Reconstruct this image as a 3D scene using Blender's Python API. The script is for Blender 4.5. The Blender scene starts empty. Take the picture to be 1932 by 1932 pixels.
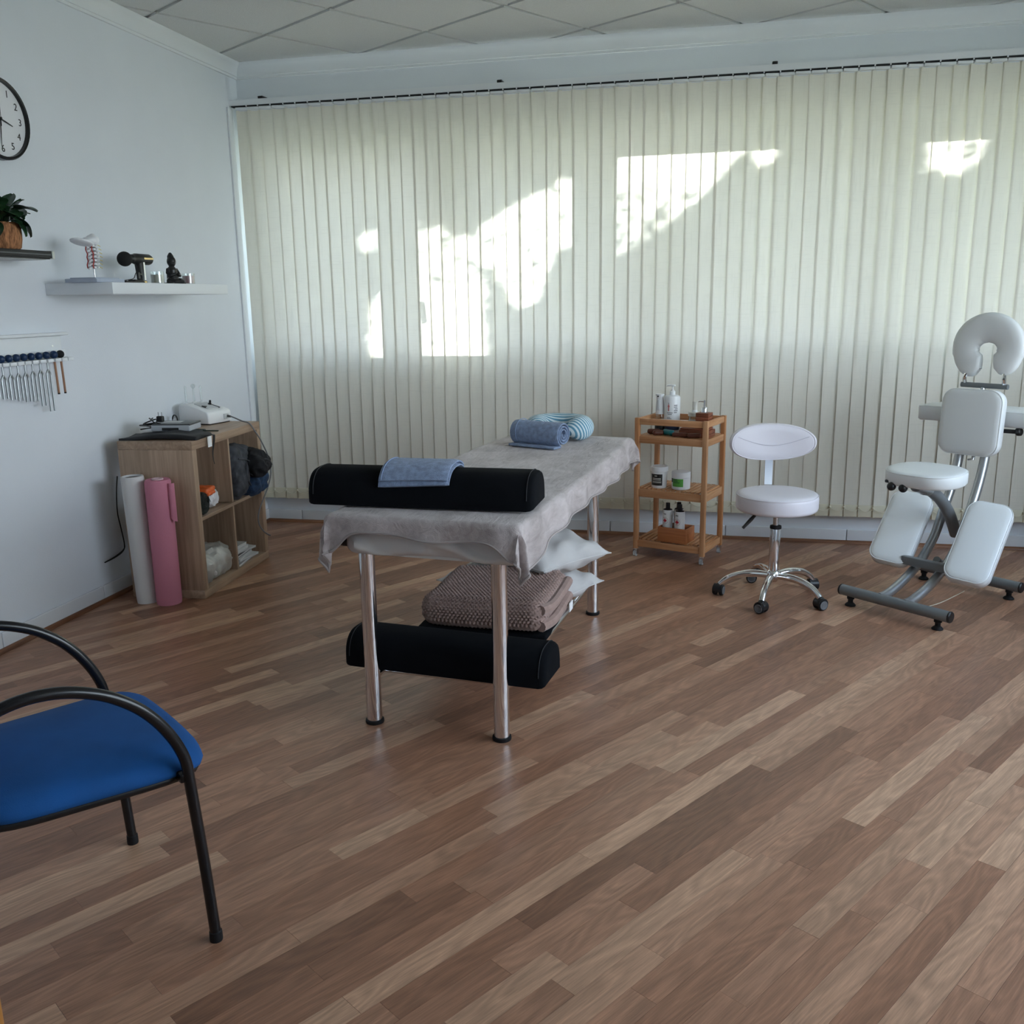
import bpy, bmesh, math, random
from mathutils import Vector, Matrix, Euler
PI = math.pi
random.seed(7)
S = bpy.context.scene
COL = S.collection
R = math.radians

# ------------------------------------------------------------------ camera
cam_d = bpy.data.cameras.new('camera')
cam = bpy.data.objects.new('camera', cam_d); COL.objects.link(cam)
def cam_basis(yaw, pitch, roll):
    cy, sy, cp, sp = math.cos(yaw), math.sin(yaw), math.cos(pitch), math.sin(pitch)
    f = Vector((sy*cp, cy*cp, sp)); r = Vector((cy, -sy, 0)); u = r.cross(f)
    c, s = math.cos(roll), math.sin(roll)
    return c*r + s*u, c*u - s*r, f
CR, CU, CF = cam_basis(-0.2225, -0.2245, -0.0154)
CP = Vector((2.9724, -5.6593, 1.44))
cam.matrix_world = Matrix(((CR.x, CU.x, -CF.x, CP.x), (CR.y, CU.y, -CF.y, CP.y), (CR.z, CU.z, -CF.z, CP.z), (0, 0, 0, 1)))
cam_d.sensor_width = 36.0
cam_d.lens = 36.0*1763.3/1932
cam_d.clip_start = 0.02
S.camera = cam

# ------------------------------------------------------------------ light
SUN_DIR = Vector((-1.1, -1.0, -0.48)).normalized()      # the way sunlight travels
SUN_E, SKY_E = 17.0, 2.6
w = bpy.data.worlds.new('sky'); S.world = w; w.use_nodes = True
nt = w.node_tree; nt.nodes.clear()
tc = nt.nodes.new('ShaderNodeTexCoord'); sep = nt.nodes.new('ShaderNodeSeparateXYZ')
rmp = nt.nodes.new('ShaderNodeValToRGB'); bg = nt.nodes.new('ShaderNodeBackground'); wo = nt.nodes.new('ShaderNodeOutputWorld')
nt.links.new(tc.outputs['Generated'], sep.inputs[0]); nt.links.new(sep.outputs['Z'], rmp.inputs[0])
rmp.color_ramp.elements[0].position = 0.0; rmp.color_ramp.elements[0].color = (0.89, 0.93, 1.0, 1)
rmp.color_ramp.elements[1].position = 0.8; rmp.color_ramp.elements[1].color = (0.50, 0.66, 0.95, 1)
nt.links.new(rmp.outputs[0], bg.inputs[0]); bg.inputs[1].default_value = SKY_E
nt.links.new(bg.outputs[0], wo.inputs[0])
sd = bpy.data.lights.new('sun', 'SUN'); so = bpy.data.objects.new('sun', sd); COL.objects.link(so)
sd.energy = SUN_E; sd.angle = R(0.53); sd.color = (0.98, 0.99, 1.0)
so.location = (8, 8, 6); so.rotation_euler = SUN_DIR.to_track_quat('-Z', 'Y').to_euler()
def portal(loc, rot, sx, sy):
    d = bpy.data.lights.new('window_daylight', 'AREA'); o = bpy.data.objects.new('window_daylight', d); COL.objects.link(o)
    d.shape = 'RECTANGLE'; d.size = sx; d.size_y = sy; o.location = loc; o.rotation_euler = rot
    d.cycles.is_portal = True
portal((2.74, 0.30, 1.76), (R(-90), 0, 0), 5.2, 1.36)           # back windows
portal((5.86, -3.20, 1.725), (0, R(90), 0), 1.75, 3.4)            # right window
S.view_settings.view_transform = 'Standard'; S.view_settings.look = 'None'
S.view_settings.gamma = 1.0; S.view_settings.use_curve_mapping = False
S.view_settings.exposure = 2.05
S.render.film_transparent = False
S.cycles.use_denoising = True
S.cycles.max_bounces = 10; S.cycles.diffuse_bounces = 6; S.cycles.transmission_bounces = 8; S.cycles.transparent_max_bounces = 12
S.cycles.sample_clamp_indirect = 6.0

# ------------------------------------------------------------------ materials
MATS = {}
def lin(c):
    return tuple((v/12.92 if v <= .04045 else ((v+.055)/1.055)**2.4) for v in c)
def hx(s):
    return lin(tuple(int(s[i:i+2], 16)/255 for i in (0, 2, 4)))
class G:
    """small wrapper round a node tree"""
    def __init__(g, m): g.t = m.node_tree; g.t.nodes.clear()
    def n(g, typ, **kw):
        o = g.t.nodes.new(typ)
        for k, v in kw.items():
            if k.startswith('i_'):
                key = k[2:]; key = int(key) if key.isdigit() else key.replace('_', ' ')
                s = o.inputs[key]
                if isinstance(v, bpy.types.NodeSocket): g.t.links.new(v, s)
                else: s.default_value = v
            else: setattr(o, k, v)
        return o
    def out(g, sh):
        o = g.t.nodes.new('ShaderNodeOutputMaterial'); g.t.links.new(sh, o.inputs[0])
def c4(c): return (c[0], c[1], c[2], 1.0)
def ramp(g, fac, stops):
    r = g.n('ShaderNodeValToRGB'); g.t.links.new(fac, r.inputs[0]); e = r.color_ramp.elements
    while len(e) < len(stops): e.new(0.5)
    for k, (p, c) in enumerate(stops): e[k].position = p; e[k].color = c4(c)
    return r.outputs[0]
def mat(name, col, rough=.5, metal=0., vary=0., vscale=20., bump=0., bscale=200., coat=0., trans=0., ior=1.45, sheen=0., stretch=(1, 1, 1), spec=.5, emit=None):
    if name in MATS: return MATS[name]
    m = bpy.data.materials.new(name); m.use_nodes = True; g = G(m)
    p = g.n('ShaderNodeBsdfPrincipled', i_Roughness=rough, i_Metallic=metal, i_IOR=ior)
    p.inputs['Base Color'].default_value = c4(col); p.inputs['Coat Weight'].default_value = coat
    p.inputs['Transmission Weight'].default_value = trans; p.inputs['Sheen Weight'].default_value = sheen
    p.inputs['Specular IOR Level'].default_value = spec
    if vary or bump:
        co = g.n('ShaderNodeTexCoord'); mp = g.n('ShaderNodeMapping', i_Vector=co.outputs['Object'], i_Scale=stretch)
    if vary:
        nz = g.n('ShaderNodeTexNoise', i_Vector=mp.outputs[0], i_Scale=vscale, i_Detail=5.)
        a = tuple(max(0, v*(1-vary)) for v in col); b = tuple(min(1, v*(1+vary)) for v in col)
        g.t.links.new(ramp(g, nz.outputs[0], [(.3, a), (.7, b)]), p.inputs['Base Color'])
    if bump:
        nb = g.n('ShaderNodeTexNoise', i_Vector=mp.outputs[0], i_Scale=bscale, i_Detail=4.)
        bn = g.n('ShaderNodeBump', i_Strength=bump, i_Distance=.004, i_Height=nb.outputs[0]); g.t.links.new(bn.outputs[0], p.inputs['Normal'])
    g.out(p.outputs[0]); MATS[name] = m; return m
def wood(name, c1, c2, axis=0, scale=1., rough=.45, coat=0., rnd=.12):
    if name in MATS: return MATS[name]
    m = bpy.data.materials.new(name); m.use_nodes = True; g = G(m)
    co = g.n('ShaderNodeTexCoord'); oi = g.n('ShaderNodeObjectInfo')
    sc = [70*scale]*3; sc[axis] = 3.5*scale
    off = g.n('ShaderNodeVectorMath', operation='SCALE', i_0=(13., 7., 5.)); g.t.links.new(oi.outputs['Random'], off.inputs['Scale'])
    ad = g.n('ShaderNodeVectorMath', operation='ADD', i_0=co.outputs['Object'], i_1=off.outputs[0])
    mp = g.n('ShaderNodeMapping', i_Vector=ad.outputs[0], i_Scale=tuple(sc))
    nz = g.n('ShaderNodeTexNoise', i_Vector=mp.outputs[0], i_Scale=1., i_Detail=6., i_Distortion=.6)
    sc2 = [14*scale]*3; sc2[axis] = 1.2*scale
    mp2 = g.n('ShaderNodeMapping', i_Vector=ad.outputs[0], i_Scale=tuple(sc2))
    nz2 = g.n('ShaderNodeTexNoise', i_Vector=mp2.outputs[0], i_Scale=1., i_Detail=2.)
    mx = g.n('ShaderNodeMath', operation='ADD', i_0=nz.outputs[0], i_1=nz2.outputs[0])
    r2 = g.n('ShaderNodeMath', operation='MULTIPLY_ADD', i_0=oi.outputs['Random'], i_1=rnd*2, i_2=-rnd)
    mx2 = g.n('ShaderNodeMath', operation='ADD', i_0=mx.outputs[0], i_1=r2.outputs[0])
    hf = g.n('ShaderNodeMath', operation='MULTIPLY', i_0=mx2.outputs[0], i_1=.5)
    p = g.n('ShaderNodeBsdfPrincipled', i_Roughness=rough); p.inputs['Coat Weight'].default_value = coat
    g.t.links.new(ramp(g, hf.outputs[0], [(.36, c1), (.64, c2)]), p.inputs['Base Color'])
    bn = g.n('ShaderNodeBump', i_Strength=.08, i_Distance=.002, i_Height=nz.outputs[0]); g.t.links.new(bn.outputs[0], p.inputs['Normal'])
    g.out(p.outputs[0]); MATS[name] = m; return m

def plank_material():
    m = bpy.data.materials.new('laminate_oak'); m.use_nodes = True; g = G(m)
    ge = g.n('ShaderNodeNewGeometry'); oi = g.n('ShaderNodeObjectInfo')
    rs = g.n('ShaderNodeMath', operation='ADD', i_0=ge.outputs['Random Per Island'], i_1=oi.outputs['Random'])
    rnd = g.n('ShaderNodeMath', operation='FRACT', i_0=rs.outputs[0])
    r7 = g.n('ShaderNodeMath', operation='MULTIPLY', i_0=rnd.outputs[0], i_1=7.31); rb = g.n('ShaderNodeMath', operation='FRACT', i_0=r7.outputs[0])
    rot = g.n('ShaderNodeMapping', i_Vector=ge.outputs['Position'], i_Rotation=(0, 0, R(-56.7)))
    off = g.n('ShaderNodeVectorMath', operation='SCALE', i_0=(37., 61., 0.)); g.t.links.new(rnd.outputs[0], off.inputs['Scale'])
    ad = g.n('ShaderNodeVectorMath', operation='ADD', i_0=rot.outputs[0], i_1=off.outputs[0])
    fine = g.n('ShaderNodeMapping', i_Vector=ad.outputs[0], i_Scale=(11., 260., 1.))
    nf = g.n('ShaderNodeTexNoise', i_Vector=fine.outputs[0], i_Scale=1., i_Detail=5., i_Roughness=.65)
    band = g.n('ShaderNodeMapping', i_Vector=ad.outputs[0], i_Scale=(.8, 22., 1.))
    nb = g.n('ShaderNodeTexNoise', i_Vector=band.outputs[0], i_Scale=1., i_Detail=2., i_Distortion=.4)
    # cathedral figure: contour rings of a long soft noise
    ring = g.n('ShaderNodeMapping', i_Vector=ad.outputs[0], i_Scale=(2.0, 11., 1.))
    nr = g.n('ShaderNodeTexNoise', i_Vector=ring.outputs[0], i_Scale=1., i_Detail=1.5)
    rm = g.n('ShaderNodeMath', operation='MULTIPLY', i_0=nr.outputs[0], i_1=22.); rf = g.n('ShaderNodeMath', operation='PINGPONG', i_0=rm.outputs[0], i_1=1.)
    base = ramp(g, rb.outputs[0], [(0., hx('855e48')), (.3, hx('9a6e55')), (.6, hx('a97d63')), (.85, hx('c29a7d')), (1., hx('966b53'))])
    def mulc(c, fac, lo, hi):
        v = g.n('ShaderNodeMapRange', i_0=fac, i_1=.28, i_2=.72, i_3=lo, i_4=hi)
        mx = g.n('ShaderNodeMix', data_type='RGBA', blend_type='MULTIPLY'); mx.inputs[0].default_value = 1.
        cmb = g.n('ShaderNodeCombineColor', i_0=v.outputs[0], i_1=v.outputs[0], i_2=v.outputs[0])
        g.t.links.new(c, mx.inputs[6]); g.t.links.new(cmb.outputs[0], mx.inputs[7]); return mx.outputs[2]
    col = mulc(base, nb.outputs[0], .88, 1.12)
    col = mulc(col, nf.outputs[0], .74, 1.22)
    rr = g.n('ShaderNodeMapRange', i_0=rf.outputs[0], i_1=0., i_2=1., i_3=.2, i_4=.68)
    col = mulc(col, rr.outputs[0], .84, 1.10)
    p = g.n('ShaderNodeBsdfPrincipled', i_Roughness=.34); g.t.links.new(col, p.inputs['Base Color'])
    rg = g.n('ShaderNodeMapRange', i_0=nf.outputs[0], i_1=.2, i_2=.8, i_3=.46, i_4=.32); g.t.links.new(rg.outputs[0], p.inputs['Roughness'])
    bn = g.n('ShaderNodeBump', i_Strength=.12, i_Distance=.001, i_Height=nf.outputs[0]); g.t.links.new(bn.outputs[0], p.inputs['Normal'])
    g.out(p.outputs[0]); return m

def blind_material():
    m = bpy.data.materials.new('blind_fabric'); m.use_nodes = True; g = G(m)
    co = g.n('ShaderNodeTexCoord'); oi = g.n('ShaderNodeObjectInfo')
    off = g.n('ShaderNodeVectorMath', operation='SCALE', i_0=(11., 3., 17.)); g.t.links.new(oi.outputs['Random'], off.inputs['Scale'])
    ad = g.n('ShaderNodeVectorMath', operation='ADD', i_0=co.outputs['Object'], i_1=off.outputs[0])
    mv = g.n('ShaderNodeMapping', i_Vector=ad.outputs[0], i_Scale=(170., 170., 9.)); nv = g.n('ShaderNodeTexNoise', i_Vector=mv.outputs[0], i_Scale=1., i_Detail=1.)
    mh = g.n('ShaderNodeMapping', i_Vector=ad.outputs[0], i_Scale=(11., 11., 170.)); nh = g.n('ShaderNodeTexNoise', i_Vector=mh.outputs[0], i_Scale=1., i_Detail=1.)
    mn = g.n('ShaderNodeMath', operation='MINIMUM', i_0=nv.outputs[0], i_1=nh.outputs[0])
    v = g.n('ShaderNodeMapRange', i_0=mn.outputs[0], i_1=.30, i_2=.44, i_3=.74, i_4=1.)
    def scaled(c):
        mx = g.n('ShaderNodeMix', data_type='RGBA', blend_type='MULTIPLY'); mx.inputs[0].default_value = 1.; mx.inputs[6].default_value = c4(c)
        cmb = g.n('ShaderNodeCombineColor', i_0=v.outputs[0], i_1=v.outputs[0], i_2=v.outputs[0]); g.t.links.new(cmb.outputs[0], mx.inputs[7]); return mx.outputs[2]
    d = g.n('ShaderNodeBsdfDiffuse'); d.inputs[0].default_value = c4((.78, .755, .67))
    t = g.n('ShaderNodeBsdfTranslucent'); g.t.links.new(scaled((.88, .85, .76)), t.inputs[0])
    mx = g.n('ShaderNodeMixShader', i_0=.115, i_1=d.outputs[0], i_2=t.outputs[0]); g.out(mx.outputs[0]); return m

def pane_material():
    m = bpy.data.materials.new('window_glass'); m.use_nodes = True; g = G(m)
    tr = g.n('ShaderNodeBsdfTransparent'); gl = g.n('ShaderNodeBsdfGlossy', i_Roughness=.02); tr.inputs[0].default_value = (.95, .98, .97, 1)
    ge = g.n('ShaderNodeNewGeometry'); io = g.n('ShaderNodeMath', operation='MULTIPLY_ADD', i_0=ge.outputs['Backfacing'], i_1=-.8333, i_2=1.5)
    fr = g.n('ShaderNodeFresnel', i_IOR=io.outputs[0]); mx = g.n('ShaderNodeMixShader', i_0=fr.outputs[0], i_1=tr.outputs[0], i_2=gl.outputs[0]); g.out(mx.outputs[0]); return m
def clear_material(name, tint=(.93, .96, .96), rough=.03, milk=.0, milkc=(.8, .82, .83)):
    m = bpy.data.materials.new(name); m.use_nodes = True; g = G(m)
    tr = g.n('ShaderNodeBsdfTransparent'); tr.inputs[0].default_value = c4(tint); gl = g.n('ShaderNodeBsdfGlossy', i_Roughness=rough)
    lw = g.n('ShaderNodeLayerWeight', i_Blend=.35); sc = g.n('ShaderNodeMath', operation='MULTIPLY_ADD', i_0=lw.outputs['Facing'], i_1=.6, i_2=.06)
    mx = g.n('ShaderNodeMixShader', i_0=sc.outputs[0], i_1=tr.outputs[0], i_2=gl.outputs[0]); sh = mx.outputs[0]
    if milk:
        d = g.n('ShaderNodeBsdfDiffuse'); d.inputs[0].default_value = c4(milkc); tl = g.n('ShaderNodeBsdfTranslucent'); tl.inputs[0].default_value = c4(milkc)
        m2 = g.n('ShaderNodeMixShader', i_0=.4, i_1=d.outputs[0], i_2=tl.outputs[0])
        m3 = g.n('ShaderNodeMixShader', i_0=milk, i_1=sh, i_2=m2.outputs[0]); sh = m3.outputs[0]
    g.out(sh); return m
def stripe_material():
    m = bpy.data.materials.new('striped_cotton'); m.use_nodes = True; g = G(m)
    co = g.n('ShaderNodeTexCoord'); sp = g.n('ShaderNodeSeparateXYZ', i_0=co.outputs['Object'])
    x2 = g.n('ShaderNodeMath', operation='MULTIPLY', i_0=sp.outputs[0], i_1=sp.outputs[0]); k = g.n('ShaderNodeMath', operation='MULTIPLY_ADD', i_0=x2.outputs[0], i_1=2.4, i_2=sp.outputs[1])
    zz = g.n('ShaderNodeMath', operation='MULTIPLY_ADD', i_0=sp.outputs[2], i_1=.5, i_2=k.outputs[0])
    ms = g.n('ShaderNodeMath', operation='MULTIPLY', i_0=zz.outputs[0], i_1=52.); fr = g.n('ShaderNodeMath', operation='FRACT', i_0=ms.outputs[0])
    col = ramp(g, fr.outputs[0], [(0., hx('d5e2e6')), (.44, hx('d5e2e6')), (.52, hx('5f93ac')), (.94, hx('5f93ac')), (1., hx('d5e2e6'))])
    p = g.n('ShaderNodeBsdfPrincipled', i_Roughness=.9); g.t.links.new(col, p.inputs['Base Color']); g.out(p.outputs[0]); return m

white_wall = mat('painted_plaster', (.70, .735, .785), .75, bump=.12, bscale=140., vary=.02, vscale=3.)
white_gloss = mat('white_paint_gloss', (.74, .77, .80), .35)
white_tile_m = mat('skirting_tile_glaze', (.68, .70, .73), .2)
white_plastic = mat('white_plastic', (.80, .81, .82), .35)
white_leather = mat('white_leatherette', (.76, .78, .78), .42, bump=.05, bscale=420.)
pink_leather = mat('pale_lilac_leatherette', (.74, .71, .76), .38, bump=.04, bscale=420.)
chrome = mat('chrome', (.82, .83, .85), .07, 1.)
steel = mat('brushed_steel', (.62, .64, .66), .25, 1.)
silver_paint = mat('silver_paint', (.46, .48, .50), .3, .85)
grey_paint = mat('grey_paint', (.20, .215, .225), .42, .4)
black_plastic = mat('black_plastic', (.012, .012, .013), .38)
black_rubber = mat('black_rubber', (.010, .010, .011), .6, spec=.3)
black_metal = mat('black_enamel', (.008, .008, .009), .25)
black_fabric = mat('black_fabric', (.0042, .005, .0068), .95, bump=.15, bscale=500., spec=.15)
blue_fabric = mat('blue_upholstery', (.002, .070, .25), .85, bump=.2, bscale=600., vary=.12, vscale=9.)
gold = mat('gold_trim', (.75, .58, .28), .25, 1.)
dark_gap = mat('dark_recess', (.02, .022, .024), .8)
glass_m = pane_material()
thin_glass = clear_material('clear_glass')
bag_plastic = clear_material('clear_polythene', (.97, .97, .97), .18, .5, (.82, .82, .79))
white_bag = mat('white_polythene', (.78, .78, .80), .35, bump=.6, bscale=45.)
plank_m = plank_material()
blind_m = blind_material()
bead_m = mat('cream_plastic', (.72, .69, .56), .5)
oak = wood('oak_veneer', hx('8d745f'), hx('b59a82'), 2, 1.)
oak_x = wood('oak_veneer_along', hx('8d745f'), hx('b59a82'), 0, 1.)
bamboo = wood('bamboo', hx('ae7549'), hx('cc9a70'), 2, 1.6)
bamboo_x = wood('bamboo_along', hx('ae7549'), hx('cc9a70'), 0, 1.6)
bamboo_y = wood('bamboo_across', hx('b57c50'), hx('d2a176'), 1, 1.6)
acacia = wood('dark_wood', hx('6e3a22'), hx('93543a'), 0, 1.8)
redwood = wood('red_brown_wood', hx('9c5a35'), hx('b97546'), 0, 1.8)
trim_wood = wood('trim_wood', hx('5e3a26'), hx('8a5c3e'), 0, 1.)
trim_wood_y = wood('trim_wood_side', hx('5e3a26'), hx('8a5c3e'), 1, 1.)
fork_m = mat('fork_aluminium', (.40, .43, .44), .38, 1.)
stick_wood = wood('stick_wood', hx('7d543b'), hx('a3775a'), 2, 2.)
ceil_tile_m = mat('mineral_fibre', (.66, .67, .67), .9, bump=.55, bscale=260., vary=.05, vscale=160.)
bar_m = mat('grid_bar_paint', (.62, .64, .63), .5)

# ------------------------------------------------------------------ mesh building
class MB:
    def __init__(s): s.v = []; s.f = []
    def add(s, vs, fs):
        k = len(s.v); s.v += [tuple(v) for v in vs]; s.f += [tuple(i+k for i in f) for f in fs]; return s
    def xf(s, M, start=0):
        for i in range(start, len(s.v)): s.v[i] = tuple(M @ Vector(s.v[i]))
        return s
    def box(s, c, d, M=None):
        x, y, z = d[0]/2, d[1]/2, d[2]/2
        vs = [Vector((c[0]+a*x, c[1]+b*y, c[2]+e*z)) for a in (-1, 1) for b in (-1, 1) for e in (-1, 1)]
        if M: vs = [M @ v for v in vs]
        return s.add(vs, [(0, 1, 3, 2), (4, 6, 7, 5), (0, 4, 5, 1), (2, 3, 7, 6), (0, 2, 6, 4), (1, 5, 7, 3)])
    def rbox(s, c, d, r, k=2, mid=(1, 1, 1), fn=None):
        """box with rounded edges; mid = subdivisions of the flat middle; fn moves each point"""
        h = [v/2 for v in d]; r = min([r]+[v*.999 for v in h]); ax = []
        for a in range(3):
            o = [r*(1-math.tan(PI/4*(1-i/k))) for i in range(k)]
            L = [-h[a]+t for t in o]; i0, i1 = -h[a]+r, h[a]-r
            L += [i0+(i1-i0)*t/mid[a] for t in range(mid[a]+1)]
            L += [h[a]-t for t in reversed(o)]
            q = []
            for t in L:
                if not q or t-q[-1] > 1e-7: q.append(t)
            ax.append(q)
        idx = {}; vs = []; fs = []
        def P(p):
            key = (round(p[0], 6), round(p[1], 6), round(p[2], 6))
            if key in idx: return idx[key]
            q = [max(-(h[a]-r), min(h[a]-r, p[a])) for a in range(3)]
            dv = Vector([p[a]-q[a] for a in range(3)]); L = dv.length
            pv = Vector(q) + (dv*(r/L) if L > 1e-9 else Vector((0, 0, 0)))
            if fn: pv = Vector(fn(pv.x, pv.y, pv.z))
            idx[key] = len(vs); vs.append(pv + Vector(c)); return idx[key]
        for a in range(3):
            b, e = (a+1) % 3, (a+2) % 3
            for sgn in (-1, 1):
                for i in range(len(ax[b])-1):
                    for j in range(len(ax[e])-1):
                        q = []
                        for (ii, jj) in ((i, j), (i+1, j), (i+1, j+1), (i, j+1)):
                            p = [0, 0, 0]; p[a] = sgn*h[a]; p[b] = ax[b][ii]; p[e] = ax[e][jj]; q.append(P(p))
                        fs.append(q if sgn > 0 else q[::-1])
        return s.add(vs, fs)
    def tube(s, pts, r, seg=10, closed=False, caps=True):
        pts = [Vector(p) for p in pts]; n = len(pts)
        rr = r if isinstance(r, (list, tuple)) else [r]*n
        T = []
        for i in range(n):
            a = pts[i-1] if (i > 0 or closed) else pts[i]; b = pts[(i+1) % n] if (i < n-1 or closed) else pts[i]
            T.append((b-a).normalized())
        up = Vector((0, 0, 1)) if abs(T[0].z) < .9 else Vector((1, 0, 0))
        N = [(up - T[0]*up.dot(T[0])).normalized()]
        for i in range(1, n):
            v = N[-1] - T[i]*N[-1].dot(T[i]); N.append(v.normalized() if v.length > 1e-6 else N[-1])
        vs = []; fs = []
        for i in range(n):
            B = T[i].cross(N[i])
            for k in range(seg):
                a = 2*PI*k/seg; vs.append(pts[i] + (N[i]*math.cos(a) + B*math.sin(a))*rr[i])
        m = n if closed else n-1
        for i in range(m):
            for k in range(seg):
                a, b = i*seg, ((i+1) % n)*seg; k2 = (k+1) % seg
                fs.append((a+k, a+k2, b+k2, b+k))
        if caps and not closed:
            fs.append(tuple(range(seg-1, -1, -1))); fs.append(tuple(range((n-1)*seg, n*seg)))
        return s.add(vs, fs)
    def cyl(s, p0, p1, r, seg=16, r1=None): return s.tube([p0, p1], [r, r if r1 is None else r1], seg)
    def lathe(s, prof, c=(0, 0, 0), seg=24, M=None, a0=0, a1=2*PI):
        n = len(prof); full = abs(a1-a0-2*PI) < 1e-6; m = seg if full else seg+1; vs = []; fs = []
        for (r, z) in prof:
            for k in range(m):
                a = a0+(a1-a0)*k/seg; v = Vector((r*math.cos(a), r*math.sin(a), z)); v = (M @ v) if M else v
                vs.append(v+Vector(c))
        for i in range(n-1):
            for k in range(seg):
                k2 = (k+1) % m; fs.append((i*m+k, i*m+k2, (i+1)*m+k2, (i+1)*m+k))
        if full:
            if prof[0][0] > 1e-6: fs.append(tuple(range(m-1, -1, -1)))
            if prof[-1][0] > 1e-6: fs.append(tuple(range((n-1)*m, n*m)))
        return s.add(vs, fs)
    def ball(s, c, r, seg=14, rings=8, sc=(1, 1, 1), M=None):
        vs = []; fs = []; C = Vector(c)
        for i in range(rings+1):
            t = PI*i/rings
            for k in range(seg):
                a = 2*PI*k/seg; v = Vector((math.sin(t)*math.cos(a)*r*sc[0], math.sin(t)*math.sin(a)*r*sc[1], -math.cos(t)*r*sc[2]))
                vs.append((M @ v if M else v)+C)
        for i in range(rings):
            for k in range(seg):
                k2 = (k+1) % seg; fs.append((i*seg+k, i*seg+k2, (i+1)*seg+k2, (i+1)*seg+k))
        return s.add(vs, fs)
    def prism(s, poly, z0, z1):
        n = len(poly); vs = [(x, y, z0) for x, y in poly]+[(x, y, z1) for x, y in poly]
        fs = [tuple(range(n-1, -1, -1)), tuple(range(n, 2*n))]+[(i, (i+1) % n, n+(i+1) % n, n+i) for i in range(n)]
        return s.add(vs, fs)
    def loft(s, secs, closed=True, caps=True):
        n = len(secs[0]); vs = [p for q in secs for p in q]; fs = []
        for i in range(len(secs)-1):
            for k in range(n if closed else n-1):
                k2 = (k+1) % n; fs.append((i*n+k, i*n+k2, (i+1)*n+k2, (i+1)*n+k))
        if caps and closed: fs.append(tuple(range(n-1, -1, -1))); fs.append(tuple(range((len(secs)-1)*n, len(secs)*n)))
        return s.add(vs, fs)
    def grid(s, fn, nu, nv):
        vs = [fn(i/nu, j/nv) for j in range(nv+1) for i in range(nu+1)]; w_ = nu+1
        return s.add(vs, [(j*w_+i, j*w_+i+1, (j+1)*w_+i+1, (j+1)*w_+i) for j in range(nv) for i in range(nu)])
def mesh(name, mb, m, ang=38, fix=False):
    me = bpy.data.meshes.new(name); me.from_pydata(mb.v, [], mb.f); me.validate()
    if fix:
        bm = bmesh.new(); bm.from_mesh(me); bmesh.ops.remove_doubles(bm, verts=bm.verts, dist=1e-5); bmesh.ops.recalc_face_normals(bm, faces=bm.faces); bm.to_mesh(me); bm.free()
    me.polygons.foreach_set('use_smooth', [ang > 0]*len(me.polygons))
    if ang: me.set_sharp_from_angle(angle=R(ang))
    for mm in (m if isinstance(m, (list, tuple)) else [m]): me.materials.append(mm)
    me.update(); return me
def obj(name, mb, m, parent=None, loc=(0, 0, 0), rot=(0, 0, 0), ang=38, fix=True, kind=None):
    me = mb if isinstance(mb, bpy.types.Mesh) else mesh(name, mb, m, ang, fix)
    o = bpy.data.objects.new(name, me); COL.objects.link(o); o.location = loc; o.rotation_euler = rot
    if parent: o.parent = parent
    if kind: o['kind'] = kind
    return o
def tag(o, label, cat, group=None):
    o['label'] = label; o['category'] = cat
    if group: o['group'] = group
    return o
def thing(name, label, cat, loc=(0, 0, 0), rz=0., group=None):
    o = bpy.data.objects.new(name, None); COL.objects.link(o); o.empty_display_size = .05
    o.location = loc; o.rotation_euler = (0, 0, rz); return tag(o, label, cat, group)
def struct(name, mb, m, parent=None, **kw):
    o = obj(name, mb, m, parent, **kw)
    if not parent: o['kind'] = 'structure'
    return o
def sempty(name):
    o = bpy.data.objects.new(name, None); COL.objects.link(o); o['kind'] = 'structure'; return o
def copy_tree(o, parent=None):
    c = o.copy(); COL.objects.link(c)
    if parent: c.parent = parent
    for ch in list(o.children): copy_tree(ch, c)
    return c
def cr(pts, n=6, closed=False):
    """Catmull-Rom through the points"""
    P = [Vector(p) for p in pts]; out = []; L = len(P)
    for i in range(L if closed else L-1):
        g = (lambda k: P[k % L]) if closed else (lambda k: P[max(0, min(L-1, k))])
        a, b, c, d = g(i-1), g(i), g(i+1), g(i+2)
        for k in range(n):
            t = k/n; out.append(.5*((2*b)+(c-a)*t+(2*a-5*b+4*c-d)*t*t+(3*b-a-3*c+d)*t*t*t))
    if not closed: out.append(P[-1])
    return out
def text_mesh(body, size, m, depth=.0006):
    cu = bpy.data.curves.new('lettering', 'FONT'); cu.body = body; cu.size = size; cu.align_x = 'CENTER'; cu.align_y = 'CENTER'; cu.extrude = depth; cu.resolution_u = 4
    o = bpy.data.objects.new('lettering', cu); COL.objects.link(o)
    me = bpy.data.meshes.new_from_object(o.evaluated_get(bpy.context.evaluated_depsgraph_get()))
    bpy.data.objects.remove(o); bpy.data.curves.remove(cu); me.materials.clear(); me.materials.append(m); return me
def clip_rect(poly, x0, x1, y0, y1):
    def cl(p, f, cut):
        out = []
        for i in range(len(p)):
            a, b = p[i], p[(i+1) % len(p)]; fa, fb = f(a), f(b)
            if fa >= 0: out.append(a)
            if (fa >= 0) != (fb >= 0):
                t = fa/(fa-fb); out.append((a[0]+(b[0]-a[0])*t, a[1]+(b[1]-a[1])*t))
        return out
    for f in (lambda p: p[0]-x0, lambda p: x1-p[0], lambda p: p[1]-y0, lambda p: y1-p[1]):
        if len(poly) < 3: return []
        poly = cl(poly, f, 0)
    return poly
def area(p): return abs(sum(p[i][0]*p[(i+1) % len(p)][1]-p[(i+1) % len(p)][0]*p[i][1] for i in range(len(p))))/2
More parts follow.
